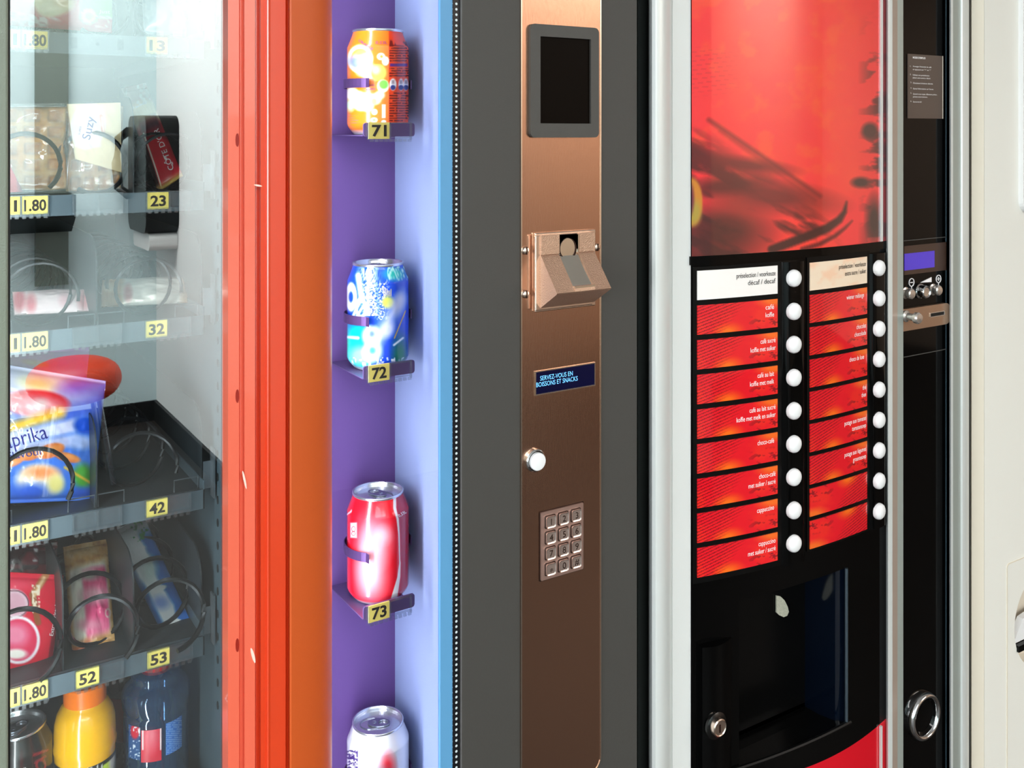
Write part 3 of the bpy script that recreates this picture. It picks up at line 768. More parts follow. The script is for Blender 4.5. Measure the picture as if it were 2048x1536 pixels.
# ================================================================== CANS
PHI0 = math.atan2(EYE[1] - CANY, EYE[0] - CANX)              # towards the viewer
def can(name, label, cx, cy, z0, H, art, tab_ang, group='cans in the can display', R=.033, nph=300, nz=150, body_m='print_gloss', texts=None):
    t = root(name, label, 'can', (cx, cy, z0), group)
    ph0 = math.atan2(EYE[1] - cy, EYE[0] - cx)
    zb = [(.0245, 0), (.0265, .0012), (.0300, .0055), (R, .0110)]
    zt = [(R, H - .0150), (.0316, H - .0105), (.0292, H - .0055), (.0270, H - .0028)]
    prof = []
    k = [(.0245, 0.0), (.0262, .0010), (.0300, .0055), (.0320, .0085), (R, .0115)]
    zz = np.linspace(.0115, H - .0195, nz)
    prof = k + [(R, q) for q in zz[1:]] + [(.0327, H - .0184), (.0319, H - .0166), (.0309, H - .0141), (.0298, H - .0113), (.0287, H - .0085), (.0277, H - .0058), (.0271, H - .0040), (.0269, H - .0028)]
    V = []
    for r, h in prof:
        for i in range(nph):
            a = ph0 + 2 * PI * i / nph; V.append((cx + r * math.cos(a), cy + r * math.sin(a), z0 + h))
    V = np.array(V); px_, py_ = PX(V)
    A = art(px_, py_, V, z0)
    low = V[:, 2] < z0 + .0050; A.c[low] = (216, 218, 222)
    Fc = grid_faces(nph, len(prof), wrap=True)
    ob('body', V, Fc, body_m, t, col=A.c, smooth=True, fix=False, angle=1.2)
    if texts:
        def surf(u, v):       # u: angle, v: height share
            a = ph0 + (np.asarray(u) - .5) * PI; z_ = z0 + np.asarray(v) * H
            rr = np.interp(v * H, [0, H - .0195, H - .0184, H - .0166, H - .0113, H - .0058, H - .0028], [R, R, .0327, .0319, .0298, .0277, .0269]) + .0003
            return np.stack([cx + rr * np.cos(a), cy + rr * np.sin(a), z_], -1)
        for (s_, x, y, h, wd, ang, mt) in texts:
            G().text(s_, print_on(surf, x, y, ang, .0002), h=h, w=wd, align='C').build('lettering', mt, t, fix=False)
    lid = [(.0270, H - .0028), (.0276, H - .0012), (.0272, H - .0002), (.0262, H), (.0254, H - .0006), (.0250, H - .0030), (.0242, H - .0052), (.0232, H - .0050), (.00001, H - .0048)]
    G().lathe(lid, cx, cy, z0, 56, cap0=False).build('lid', 'can_metal', t, smooth=True, angle=1.0)
    zt_ = z0 + H - .0046; ca, sa = math.cos(tab_ang), math.sin(tab_ang)
    def P2(L): return [(cx + x * ca - y * sa, cy + x * sa + y * ca) for x, y in L]
    out = [(-.0085, .0), *[(.0005 + .0125 * math.cos(a), .0078 * math.sin(a)) for a in np.linspace(-2.3, 2.3, 17)]]
    out = ell(.001, 0, .0120, .0076, 24); inn = ell(.0058, 0, .0050, .0050, 24)
    o2, i2 = P2(out), P2(inn)
    g = G()
    V = [(p[0], p[1], zt_ + .0016) for p in o2] + [(p[0], p[1], zt_ + .0016) for p in i2] + [(p[0], p[1], zt_ + .0003) for p in o2] + [(p[0], p[1], zt_ + .0003) for p in i2]
    n = 24; Fc = []
    for i in range(n):
        j = (i + 1) % n; Fc += [(i, j, n + j, n + i), (2 * n + i, 3 * n + i, 3 * n + j, 2 * n + j), (i, 2 * n + i, 2 * n + j, j), (n + i, n + j, 3 * n + j, 3 * n + i)]
    g.add(V, Fc)
    rv = P2([(-.004, 0)])[0]; g.lathe([(.0024, .0008), (.0024, .0018), (.0012, .0022), (.00001, .0022)], rv[0], rv[1], zt_, 14)
    g.build('pull_tab', 'tab_metal', t)
    sc2 = P2(ell(-.007, 0, .0125, .0105, 28)); sc3 = P2(ell(-.007, 0, .0119, .0099, 28))
    g = G(); n = 28; V = [(p[0], p[1], zt_ - .0001) for p in sc2] + [(p[0], p[1], zt_ - .0001) for p in sc3] + [(p[0], p[1], zt_ + .0005) for p in sc2] + [(p[0], p[1], zt_ + .0005) for p in sc3]
    Fc = []
    for i in range(n):
        j = (i + 1) % n; Fc += [(2 * n + i, 2 * n + j, 3 * n + j, 3 * n + i), (i, j, 2 * n + j, 2 * n + i), (n + i, 3 * n + i, 3 * n + j, n + j)]
    g.add(V, Fc).build('opening_score', 'tab_metal', t)
    return t
def art71(x, y, V, z0):
    A = Art(x, y, (244, 122, 30)); q = lambda cx, cy: (560 + cx / 5.12, cy / 5.12)
    A.mix(np.clip((x - 777) / 1.2, 0, 1), (234, 66, 22))
    ln = ((y + 60) % 5.0 < 2.9) * (vnoise(x / 3.2, np.floor((y + 60) / 5.0) * 3.1, 3) > .18) * (x > 779) * (y > 82) * (y < 249)
    ln = ln * ~((y > 155) & (y < 183)) * ~((y > 124) & (y < 136))
    A.mix(ln * .9, (104, 18, 12))
    A.rect(780, 815, 127, 133, (96, 40, 120), .8)
    A.hoop(720, 118, 22, 24, 7, (252, 240, 214), 2); A.disc(722, 116, 17, 18, (244, 190, 90), 3)
    A.disc(714, 126, 17, 13, (120, 140, 215), 6, .5); A.disc(728, 120, 14, 9, (170, 170, 225), 6, -.4); A.disc(727, 142, 13, 10, (250, 225, 225), 5)
    A.disc(741, 146, 14, 16, (255, 250, 235), 6); A.disc(757, 145, 16, 16, (248, 204, 80), 2.5); A.disc(752, 140, 8, 8, (252, 232, 160), 4)
    A.disc(766, 172, 12, 13, (240, 250, 226), 1.5); A.disc(767, 169, 9, 9, (120, 206, 70), 2)
    A.disc(738, 172, 15, 14, (240, 130, 70), 4); A.disc(762, 113, 8, 7, (252, 246, 236), 1.2); A.disc(763, 113, 3, 3, (240, 150, 50), 1); A.disc(771, 122, 7, 9, (252, 246, 236), 1.2)
    for (cx, cy, r) in ((702, 187, 14), (716, 196, 15), (733, 200, 16), (750, 198, 12), (760, 190, 9), (722, 208, 15), (735, 212, 12)): A.disc(cx, cy, r, r * .9, (253, 240, 222), 3)
    A.disc(730, 200, 10, 8, (250, 206, 140), 4); A.disc(748, 203, 6, 7, (248, 196, 120), 2); A.disc(700, 210, 9, 12, (206, 232, 190), 4)
    A.disc(749, 224, 6, 6, (252, 236, 200), 1); A.disc(748, 240, 7, 5, (244, 246, 230), 1); A.disc(748, 240, 4, 2.6, (140, 206, 110), 1)
    A.rect(764, 771, 209, 236, (253, 244, 234), 1); A.disc(767.5, 244, 5, 4, (253, 244, 234), 1)
    for cx in (786, 802, 812): 
        A.disc(cx, 169, 7 if cx < 800 else 5, 12, (250, 246, 240), 1); A.disc(cx, 175, 5, 5, (40, 56, 130), 1); A.rect(cx - 3, cx + 3, 160, 168, (110, 90, 100), 1, .6)
    ln2 = ((y) % 5 < 1.6) * (x > 697) * (x < 717) * (y > 226) * (y < 252) * (vnoise(x / 2.6, np.floor(y / 5), 5) > .3); A.mix(ln2 * .5, (200, 90, 130))
    return A
can('soda_can', 'orange soda can with fruit print on the topmost can shelf', CANX, CANY, SH['71'] + .0003, .112, art71, 1.0,
    texts=[('ORANGE', 730, 92, 5.5, 34, -34, 'text_navy'), ('0,33L', 763, 88, 6.0, 24, 0, 'text_purple'), ('sans', 742, 172, 4, 14, 6, 'text_purple'), ('bulles', 742, 180, 4, 18, 6, 'text_purple')])
def art72(x, y, V, z0):
    A = Art(x, y, (22, 74, 206))
    A.mix(np.clip((y - 625) / 40, 0, 1) * np.clip((745 - x) / 25, 0, 1), (10, 178, 196))
    A.disc(706, 692, 16, 24, (20, 206, 180), 3); A.disc(722, 712, 26, 18, (120, 226, 214), 8)
    A.disc(800, 715, 14, 40, (16, 120, 92), 8); A.disc(790, 548, 20, 12, (40, 190, 170), 6)
    A.speck(np.exp(-((x - 738 - (y - 545) * .05) / 16) ** 2) * (y < 632), (240, 246, 252), 2.0, 2.0, .42, 2)
    A.speck(np.exp(-((x - 765) / 12) ** 2) * (y > 560) * (y < 640), (240, 246, 252), 1.8, 1.8, .60, 7)
    A.speck((y < 560) * 1.0 * (x > 775), (180, 240, 220), 2, 2, .55, 9)
    A.hoop(702, 594, 8, 20, 7, (238, 240, 250), 1.2); A.line(716, 550, 724, 600, 9, (236, 240, 250), 3)
    A.line(700, 645, 726, 590, 5, (238, 242, 250), 1.5); A.line(708, 640, 731, 606, 4, (238, 242, 250), 1.5); A.hoop(722, 616, 9, 18, 4, (230, 236, 250), 1)
    for k in range(5): A.line(766 + k * 4, 582 - abs(k - 3) * 3, 768 + k * 3.4, 592, 1.6, (248, 220, 130), .8)
    A.disc(776, 605, 13, 12, (206, 214, 90), 4, .4)
    A.line(694, 674, 716, 676, 5, (240, 244, 250), 2)
    A.line(744, 700, 800, 600, 22, (206, 216, 244), 10, .85); A.disc(743, 672, 18, 20, (232, 234, 250), 5, 0, .9); A.disc(742, 668, 8, 7, (90, 120, 220), 4)
    A.disc(745, 704, 19, 20, (222, 232, 248), 6, 0, .9); A.disc(744, 701, 7, 7, (60, 190, 216), 4); A.disc(776, 660, 12, 16, (220, 224, 246), 6, .5, .8); A.disc(800, 604, 10, 22, (206, 206, 224), 6, .2, .8)
    A.line(789, 676, 811, 622, 2.4, (216, 170, 90), .9); A.line(788, 690, 806, 676, 4, (238, 240, 246), 1.5)
    A.speck((y > 715) * 1.0, (236, 244, 250), 3, 5, .62, 12)
    return A
can('soda_can', 'blue and green soda can with white bubbles on the can shelf tagged 72', CANX, CANY, SH['72'] + .0003, .112, art72, 1.3)
def art73(x, y, V, z0):
    A = Art(x, y, (232, 22, 38))
    xs_ = np.interp(y, [1017, 1038, 1067, 1126, 1155, 1206], [786.5, 793, 796.5, 798.3, 794.5, 779]); wd = np.interp(y, [1017, 1067, 1120, 1155, 1206], [6, 3.0, 2.4, 6, 14])
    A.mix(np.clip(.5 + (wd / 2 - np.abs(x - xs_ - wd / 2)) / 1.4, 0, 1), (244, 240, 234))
    A.mix(np.clip((x - xs_ - wd) / 1.5, 0, 1), (178, 18, 50))  # can's shaded right side painted in as a darker red
    A.disc(755, 1085, 26, 42, (250, 190, 196), 16, .1, .75); A.disc(745, 1150, 26, 46, (250, 206, 208), 18, 0, .75); A.disc(768, 1070, 14, 16, (246, 196, 204), 9, 0, .6); A.disc(730, 1105, 16, 50, (246, 170, 176), 14, 0, .6)
    A.line(693, 1030, 703, 1022, 2.5, (246, 230, 230), 1)
    A.rect(701, 713, 1046, 1075, (248, 226, 226), 2); A.hoop(707, 1058, 3.5, 5, 1.5, (228, 60, 70), .8); A.hoop(707, 1067, 3.5, 4, 1.5, (228, 60, 70), .8)
    return A
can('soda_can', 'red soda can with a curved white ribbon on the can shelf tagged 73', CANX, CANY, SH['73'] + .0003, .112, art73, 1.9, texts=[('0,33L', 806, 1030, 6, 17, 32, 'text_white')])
def art74(x, y, V, z0):
    A = Art(x, y, (232, 232, 236))
    A.disc(776, 1535, 13, 24, (222, 40, 52), 9); A.disc(752, 1548, 30, 16, (120, 116, 124), 10, 0, .7)
    A.speck((x < 716) * (y > 1500) * 1.0, (70, 50, 110), 3, 2, .42, 4); A.line(697, 1498, 702, 1478, 5, (206, 208, 214), 2)
    return A
can('soda_can', 'silver soda can with a red mark, lowest can in the display', CANX, CANY, SH['74'] + .0003, .112, art74, -.55, body_m='print_foil')

# ================================================================== SNACKS
def pack(name, label, cat, corners, thick, art, nx=70, ny=70, m='print_gloss', crinkle=.0012, seals='tb', group=None, texts=None, bow=.5, seed=1, parent=None, seal_len=.05):
    """corners TL, TR, BR, BL as (px, py, depth); a pillow pack filled between them"""
    C = [at(*c) for c in corners]
    TL, TR_, BR, BL = C
    nrm = np.cross(TR_ - TL, BL - TL); nrm /= np.linalg.norm(nrm)
    if nrm[1] > 0: nrm = -nrm
    def bulge(u, v):
        a = np.clip(u, 0, 1); b = np.clip(v, 0, 1)
        if 't' in seals: b = np.clip((b - seal_len) / (1 - 2 * seal_len), 0, 1)
        if 'l' in seals: a = np.clip((a - seal_len) / (1 - 2 * seal_len), 0, 1)
        return thick * (np.maximum(np.sin(PI * a), 0) * np.maximum(np.sin(PI * b), 0)) ** bow
    def base(u, v):
        u = np.asarray(u, float)[..., None]; v = np.asarray(v, float)[..., None]
        return (TL * (1 - u) + TR_ * u) * (1 - v) + (BL * (1 - u) + BR * u) * v
    def rel(u, v, sd):
        k = bulge(u, v) / max(thick, 1e-6)
        n = (fbm(u * 5 + sd, v * 5, seed) - .5) * 2 + .55 * (1 - 2 * np.abs(2 * fbm(u * 3.1 + 9, v * 3.7 + sd, seed + 5, 3) - 1))
        zig = np.zeros_like(u)
        if 't' in seals: zig = np.where((v < seal_len) | (v > 1 - seal_len), np.sin(v / seal_len * PI * 6) * .0006, 0)
        if 'l' in seals: zig = np.where((u < seal_len) | (u > 1 - seal_len), np.sin(u / seal_len * PI * 6) * .0006, zig)
        return n * crinkle * (.25 + .75 * k) + zig
    def surf(u, v): 
        u = np.asarray(u, float); v = np.asarray(v, float)
        return base(u, v) + nrm * (bulge(u, v) + rel(u, v, 0.0))[..., None]
    U, W = np.meshgrid(np.linspace(0, 1, nx), np.linspace(0, 1, ny)); U = U.ravel(); W = W.ravel()
    Vf = surf(U, W); Vb = base(U, W) - nrm * (bulge(U, W) * .8 + rel(U, W, 4.0) * .3 + .0004)[..., None]
    V = np.vstack([Vf, Vb]); n = nx * ny
    Fc = grid_faces(nx, ny) + [tuple(i + n for i in f[::-1]) for f in grid_faces(nx, ny)]
    rim = [j for j in range(nx)] + [nx - 1 + nx * k for k in range(1, ny)] + [n - 1 - k for k in range(1, nx)] + [nx * (ny - 1 - k) for k in range(1, ny - 1)]
    Fc += [(rim[i], rim[(i + 1) % len(rim)], n + rim[(i + 1) % len(rim)], n + rim[i]) for i in range(len(rim))]
    px_, py_ = PX(V); A = art(px_, py_, np.concatenate([U, U]), np.concatenate([W, W]))
    low = V[:, 2].argmin()
    t = parent or root(name, label, cat, (V[:, 0].mean(), V[:, 1].mean(), V[:, 2].min()), group)
    ob('wrapper', V, Fc, m, t, col=A.c if A is not None else None, smooth=True, fix=False, angle=2.5)
    for (s_, x, y, h, wd, ang, mt) in (texts or []):
        G().text(s_, print_on(surf, x, y, ang), h=h, w=wd, align='L').build('lettering', mt, t, fix=False)
    return t, surf

def a_sun(x, y, u, v):
    A = Art(x, y, (222, 44, 58))
    A.disc(100, -20, 40, 55, (250, 236, 170), 4); A.disc(110, 14, 36, 18, (252, 238, 190), 4, -.2); A.disc(130, -10, 22, 30, (250, 214, 150), 8)
    A.rect(160, 230, -200, 36, (176, 214, 140), 2, 1, 0.02); A.rect(165, 222, 33, 35.5, (246, 244, 226), .8); A.disc(178, 34, 19, 14, (170, 210, 140), 2); 
    for k in range(14):
        a = 2 * PI * k / 14; A.disc(178 + 11 * math.cos(a), 32 + 11 * math.sin(a), 5, 3.4, (250, 220, 120), .8, a)
    A.disc(178, 32, 7, 7, (206, 170, 90), 1)
    for (cx, cy) in ((26, 30), (44, 36), (64, 40), (85, 44)):
        A.disc(cx, cy, 10.5, 11, (246, 226, 224), 1); A.rect(cx - 5, cx + 5, cy - 4, cy - 2.5, (190, 120, 120), .8); A.rect(cx - 5, cx + 5, cy + 1, cy + 2.5, (190, 120, 120), .8)
    A.disc(110, 38, 10, 3, (250, 220, 220), 2, .3); A.line(190, 52, 212, 54, 1.4, (250, 226, 190), .8); A.line(212, 54, 220, 36, 1.4, (250, 226, 190), .8)
    return A
pack('snack_pack', 'red and green pack with a sunflower behind the tag 1.80 on the top tray', 'snack', [(-70, -120, .20), (226, -110, .19), (224, 66, .165), (-70, 44, .17)], .016, a_sun, seals='', group='snacks in the top tray',
     texts=[('Just', 198, 26, 7, 22, -4, 'text_white')])
def a_pale(x, y, u, v):
    A = Art(x, y, (206, 212, 224)); A.speck(np.ones_like(x), (240, 242, 248), 9, 14, .45, 3); A.disc(325, 20, 18, 40, (226, 214, 226), 8); return A
pack('snack_pack', 'pale silvery pack above the tag 13 on the top tray', 'snack', [(280, -90, .22), (378, -90, .22), (372, 76, .17), (288, 70, .17)], .014, a_pale, m='print_foil', group='snacks in the top tray', seed=4)
# waffles under film
def waffle(px0, px1, py0, py1, Y, parent, seed):
    c0, c1 = at(px0, py0, Y), at(px1, py1, Y); x0, x1 = c0[0], c1[0]; z1, z0 = Z(py0, (px0 + px1) / 2, Y), Z(py1, (px0 + px1) / 2, Y)
    nx, ny = 61, 73; U, W = np.meshgrid(np.linspace(0, 1, nx), np.linspace(0, 1, ny)); U = U.ravel(); W = W.ravel()
    def cell(t, n):
        f = (t * n) % 1.0; return np.clip((np.minimum(f, 1 - f) - .13) * 9, 0, 1)
    pit = cell(U, 4) * cell(W, 5); edge = np.minimum(np.minimum(U, 1 - U), np.minimum(W, 1 - W)); rnd = np.clip(edge / .06, 0, 1) ** .5
    n = fbm(U * 9 + seed, W * 9, seed)
    wob = (fbm(U * 2 + seed, W * 2, seed + 3) - .5) * .012
    Yf = Y + .006 * pit - .007 * rnd + .002 * n
    V = np.stack([x0 + (x1 - x0) * U + wob * (U - .5), Yf, z0 + (z1 - z0) * W + wob * (W - .5)], 1); Vb = V.copy(); Vb[:, 1] = Y + .010
    A = Art(U, W, (222, 158, 84)); A.mix(pit * .55, (186, 112, 48)); A.mix(np.clip((n - .5) * 3, 0, 1) * .6, (244, 206, 140)); A.mix(np.clip((.42 - n) * 3, 0, 1) * .6, (160, 88, 34))
    k = nx * ny; Fc = grid_faces(nx, ny) + [tuple(i + k for i in f[::-1]) for f in grid_faces(nx, ny)]
    rim = [j for j in range(nx)] + [nx - 1 + nx * q for q in range(1, ny)] + [k - 1 - q for q in range(1, nx)] + [nx * (ny - 1 - q) for q in range(1, ny - 1)]
    Fc += [(rim[i], rim[(i + 1) % len(rim)], k + rim[(i + 1) % len(rim)], k + rim[i]) for i in range(len(rim))]
    return ob('waffle', np.vstack([V, Vb]), Fc, 'waffle', parent, col=np.vstack([A.c, A.c]), smooth=True, fix=False, angle=2.0)
zf2 = TR['2'][2]
t = root('waffle_pack', 'film pack of golden waffles with a red corner behind the tag 1.80', 'snack', (X(70, .18), .18, zf2), 'waffle packs')
waffle(-60, 134, 214, 380, .176, t, 1)
def a_none(x, y, u, v): return Art(x, y, (255, 255, 255))
pack('', '', '', [(-66, 206, .168), (138, 204, .168), (136, 384, .166), (-66, 388, .166)], .004, a_none, m='clear_film', crinkle=.003, parent=t, seed=7, nx=46, ny=46)
def a_corner(x, y, u, v): return Art(x, y, (206, 20, 60)).speck(np.ones_like(x), (120, 10, 60), 12, 20, .6, 2)
pack('', '', '', [(-60, 318, .163), (14, 318, .163), (46, 384, .162), (-60, 386, .162)], .001, a_corner, parent=t, crinkle=.0006, nx=30, ny=24, seals='')
t = root('waffle_pack', 'film packed waffle with a cream label behind the middle spiral', 'snack', (X(190, .18), .18, zf2), 'waffle packs')
waffle(136, 244, 214, 380, .178, t, 6)
pack('', '', '', [(130, 206, .170), (246, 204, .170), (246, 383, .166), (132, 386, .166)], .004, a_none, m='clear_film', crinkle=.003, parent=t, seed=9, nx=46, ny=46)
def a_cream(x, y, u, v):
    A = Art(x, y, (238, 214, 170)); A.disc(176, 252, 34, 46, (236, 232, 236), 3, .2); A.line(202, 232, 206, 262, 7, (232, 150, 130), 1.5); A.line(203, 234, 207, 262, 3, (250, 220, 210), 1); A.rect(150, 200, 268, 292, (246, 240, 240), 5); return A
pack('', '', '', [(134, 208, .1655), (241, 205, .1655), (243, 345, .163), (150, 318, .163)], .0015, a_cream, parent=t, crinkle=.001, nx=60, ny=60, seals='', texts=[('Suzy', 180, 280, 17, 46, 78, 'text_blue'), ('SUPER', 160, 270, 4, 18, 78, 'text_purple')])
# chocolate bar 23
def a_choc(x, y, u, v):
    A = Art(x, y, (206, 20, 40)); A.mix(np.clip((.48 - v) * 12, 0, 1), (250, 232, 188)); A.mix(np.clip((.25 - v) * 12, 0, 1), (214, 180, 176)); A.speck((v < .25) * 1.0, (250, 244, 240), 6, 6, .5, 3)
    A.mix(np.clip((.12 - np.abs(v - .47)) * 9, 0, 1) * np.clip((.42 - np.abs(u - .5)) * 9, 0, 1), (92, 46, 60))
    A.mix(((u < .13) & (v > .5)) * 1.0, (40, 14, 14)); A.mix(((np.abs(u - .17) < .02) & (v > .5)) * 1.0, (246, 236, 220)); A.mix(np.clip((v - .93) * 20, 0, 1), (206, 170, 90))
    A.mix(np.clip((.06 - np.hypot((u - .62), (v - .80) * 2.4)) * 30, 0, 1), (250, 240, 236)); A.mix(np.clip((.05 - np.hypot((u - .78), (v - .86) * 2.4)) * 30, 0, 1), (250, 240, 236))
    return A
pack('chocolate_bar', 'slanting red chocolate bar behind the tag 23', 'snack', [(244, 176, .27), (291, 166, .27), (366, 352, .165), (316, 386, .165)], .008, a_choc, nx=50, ny=110, texts=[("CÔTE D'OR", 348, 338, 11, 88, 111, 'text_white')], seed=3)
# bars on tray 3
def a_pink(x, y, u, v):
    A = Art(x, y, (246, 222, 222)); A.disc(38, 600, 12, 20, (226, 90, 104), 5); A.disc(62, 606, 10, 18, (232, 116, 126), 5); A.disc(130, 600, 12, 14, (240, 190, 196), 6); A.disc(168, 600, 12, 18, (238, 150, 156), 6); return A
pack('candy_bar', 'pink and white candy bar lying in the spiral beside the tag 1.80', 'snack', [(24, 584, .20), (182, 578, .20), (178, 622, .17), (28, 630, .17)], .007, a_pink, nx=90, ny=40, seals='l', seed=8, seal_len=.08)
def a_cream2(x, y, u, v):
    A = Art(x, y, (252, 242, 230)); A.mix(np.clip((.24 - u) * 14, 0, 1) + np.clip((u - .80) * 14, 0, 1), (222, 176, 132)); A.disc(256, 586, 8, 16, (226, 130, 130), 4); A.disc(222, 574, 14, 10, (250, 226, 190), 4); A.disc(385, 585, 10, 14, (206, 140, 110), 4); return A
pack('candy_bar', 'cream and gold candy bar lying behind the tag 32', 'snack', [(204, 560, .21), (396, 553, .21), (392, 604, .18), (202, 614, .18)], .008, a_cream2, nx=90, ny=40, seals='l', m='print_foil', crinkle=.002, seed=11, seal_len=.12)
# crisps
def a_bag2(x, y, u, v):
    A = Art(x, y, (170, 60, 190)); A.disc(70, 720, 60, 20, (206, 70, 160), 14); A.disc(70, 726, 22, 6, (226, 130, 50), 3, .15); A.disc(130, 735, 26, 26, (150, 90, 210), 12); return A  # purple and orange tones put a red reflection into the bag's colour
pack('crisp_bag', 'crisp bag with a purple reflection painted in, behind the paprika crisp bag', 'snack', [(-70, 700, .26), (180, 694, .26), (160, 880, .24), (-70, 900, .24)], .012, a_bag2, group='crisp bags', seed=14)
def a_crisp(x, y, u, v):
    A = Art(x, y, (92, 104, 222))
    A.mix(np.clip((y - 800) / 60, 0, 1), (60, 120, 226))
    A.disc(80, 768, 84, 36, (250, 246, 240), 22, .1); A.disc(75, 768, 30, 12, (252, 232, 150), 8, .15); A.disc(160, 770, 40, 16, (128, 110, 226), 10, -.2)
    A.disc(72, 806, 66, 26, (222, 36, 52), 3, .05); A.disc(70, 812, 56, 20, (244, 150, 158), 8, .05); A.disc(82, 808, 14, 10, (250, 214, 214), 6)
    A.line(0, 862, 120, 826, 20, (250, 196, 60), 8); A.line(0, 884, 170, 846, 26, (206, 210, 244), 5); A.disc(170, 850, 22, 18, (30, 84, 214), 5)
    A.line(0, 905, 150, 880, 22, (190, 198, 240), 5); A.disc(162, 885, 24, 14, (170, 190, 244), 6)
    for (cx, cy, rx, ry, an) in ((100, 902, 30, 14, -.3), (60, 912, 20, 9, -.2), (135, 915, 26, 9, .25), (28, 924, 22, 8, -.4)): A.disc(cx, cy, rx, ry, (226, 120, 54), 1.6, an); A.disc(cx + 3, cy - 2, rx * .6, ry * .5, (244, 160, 84), 4, an)
    A.disc(166, 952, 20, 24, (84, 172, 60), 7); A.line(130, 935, 180, 965, 5, (240, 190, 60), 2); A.disc(165, 985, 22, 9, (40, 90, 206), 5)
    A.disc(78, 962, 46, 34, (252, 236, 214), 6); A.disc(84, 945, 30, 12, (244, 150, 90), 7); A.disc(62, 985, 38, 18, (50, 100, 220), 9); A.disc(112, 968, 16, 18, (240, 226, 140), 7)
    A.mix(np.clip((.035 - v) * 60, 0, 1) * .6, (226, 224, 246))
    return A
pack('crisp_bag', 'blue and white paprika crisp bag leaning behind the front spiral', 'snack', [(-70, 716, .19), (212, 762, .19), (186, 1000, .165), (-60, 1010, .165)], .020, a_crisp, nx=130, ny=120, crinkle=.0036, group='crisp bags', seed=21, seal_len=.03,
     texts=[('Paprika', -4, 903, 30, 104, 15, 'text_navy'), ('Flavour', 15, 920, 15, 74, 9, 'text_navy')])
# tray 5
def a_red2(x, y, u, v):
    A = Art(x, y, (126, 14, 34)); A.speck(np.ones_like(x), (60, 8, 18), 30, 9, .5, 3)
    for (cx, cy) in ((72, 1100), (70, 1121), (104, 1098), (104, 1117)): A.disc(cx, cy, 4.5, 3, (236, 226, 226), .8)
    return A
pack('snack_pack', 'dark red pack standing behind the red biscuit pack', 'snack', [(-60, 1086, .25), (116, 1082, .25), (104, 1300, .22), (-60, 1320, .22)], .008, a_red2, group='red biscuit packs', seed=5)
def a_red(x, y, u, v):
    A = Art(x, y, (218, 20, 52)); A.disc(30, 1168, 40, 14, (238, 60, 90), 8)
    A.disc(26, 1208, 32, 30, (246, 230, 234), 2); A.disc(28, 1208, 26, 25, (226, 170, 186), 6); A.hoop(28, 1208, 29, 27, 2, (70, 20, 40), 1)
    A.line(92, 1150, 66, 1190, 15, (176, 112, 66), 1.5); A.line(66, 1190, 76, 1245, 13, (150, 84, 44), 1.5); A.line(88, 1156, 68, 1192, 6, (236, 196, 150), 2); A.speck((np.abs(x - 72) < 8) * (y > 1170) * (y < 1225) * 1.0, (246, 226, 196), 3, 4, .45, 8)
    A.disc(36, 1280, 44, 48, (250, 240, 244), 1.5); A.disc(36, 1280, 38, 42, (226, 40, 84), 1.5); A.disc(30, 1270, 26, 22, (238, 130, 160), 9); A.disc(32, 1308, 22, 10, (246, 236, 226), 3)
    A.mix(np.clip((u - .935) * 60, 0, 1), (120, 12, 34))
    return A
pack('snack_pack', 'bright red biscuit pack with gold banner behind the lowest tag 1.80', 'snack', [(-90, 1138, .175), (128, 1150, .185), (102, 1342, .165), (-90, 1366, .165)], .008, a_red, nx=100, ny=90, group='red biscuit packs', seed=6, crinkle=.0010,
     texts=[('Extra Crispy!', 106, 1272, 7.5, 62, 80, 'text_white')])
def a_gold(x, y, u, v):
    A = Art(x, y, (206, 150, 84)); A.mix(np.clip((u * 0 + fbm(x / 16, y / 16, 3)) * 2.4 - .9, 0, 1) * .7, (240, 206, 150)); A.mix(np.clip(.95 - fbm(x / 11, y / 11, 8) * 2.1, 0, 1) * .7, (120, 70, 32))
    m = np.clip((v - .22) * 14, 0, 1) * np.clip((.93 - v) * 14, 0, 1)
    A.mix(m * np.clip((u - .02) * 12, 0, 1) * np.clip((.95 - u) * 12, 0, 1), (248, 238, 222))
    A.mix(m * np.clip((u - .30) * 14, 0, 1) * np.clip((.92 - u) * 14, 0, 1) * np.clip((v - .28) * 16, 0, 1), (244, 84, 138)); A.disc(190, 1190, 26, 16, (250, 176, 192), 9); A.disc(185, 1250, 24, 12, (244, 140, 170), 8); A.disc(176, 1150, 20, 10, (240, 226, 214), 6)
    A.mix(np.clip((v - .88) * 12, 0, 1) * np.clip((.5 - u) * 5, 0, 1), (214, 80, 34)); A.hoop(216, 1226, 5, 8, 2, (230, 200, 190), .8)
    return A
pack('candy_bar', 'gold wrapped bar with a pink label behind the tag 52', 'snack', [(126, 1094, .27), (214, 1078, .27), (230, 1284, .165), (146, 1322, .160)], .011, a_gold, nx=70, ny=120, m='print_gloss', crinkle=.0034, seed=31)
def a_blue(x, y, u, v):
    A = Art(x, y, (240, 244, 248)); A.mix(np.clip((u - .60 - .25 * (fbm(v * 6, u * 0, 2) - .5)) * 9, 0, 1) * np.clip((v - .10) * 9, 0, 1), (22, 112, 206)); A.mix(np.clip((v - .50) * 12, 0, 1) * np.clip((.22 - u) * 9, 0, 1), (40, 120, 206))
    A.mix(np.clip((.16 - u) * 9, 0, 1) * np.clip((v - .25) * 8, 0, 1) * .8, (40, 90, 150)); A.speck((v < .22) * (u > .4) * 1.0, (40, 150, 70), 4, 5, .62, 6)
    A.disc(318, 1178, 16, 6, (250, 252, 252), 1, -.4); A.disc(322, 1205, 16, 13, (130, 160, 226), 8); A.disc(300, 1140, 14, 24, (206, 226, 222), 8); A.disc(352, 1254, 19, 17, (252, 252, 252), 1)
    return A
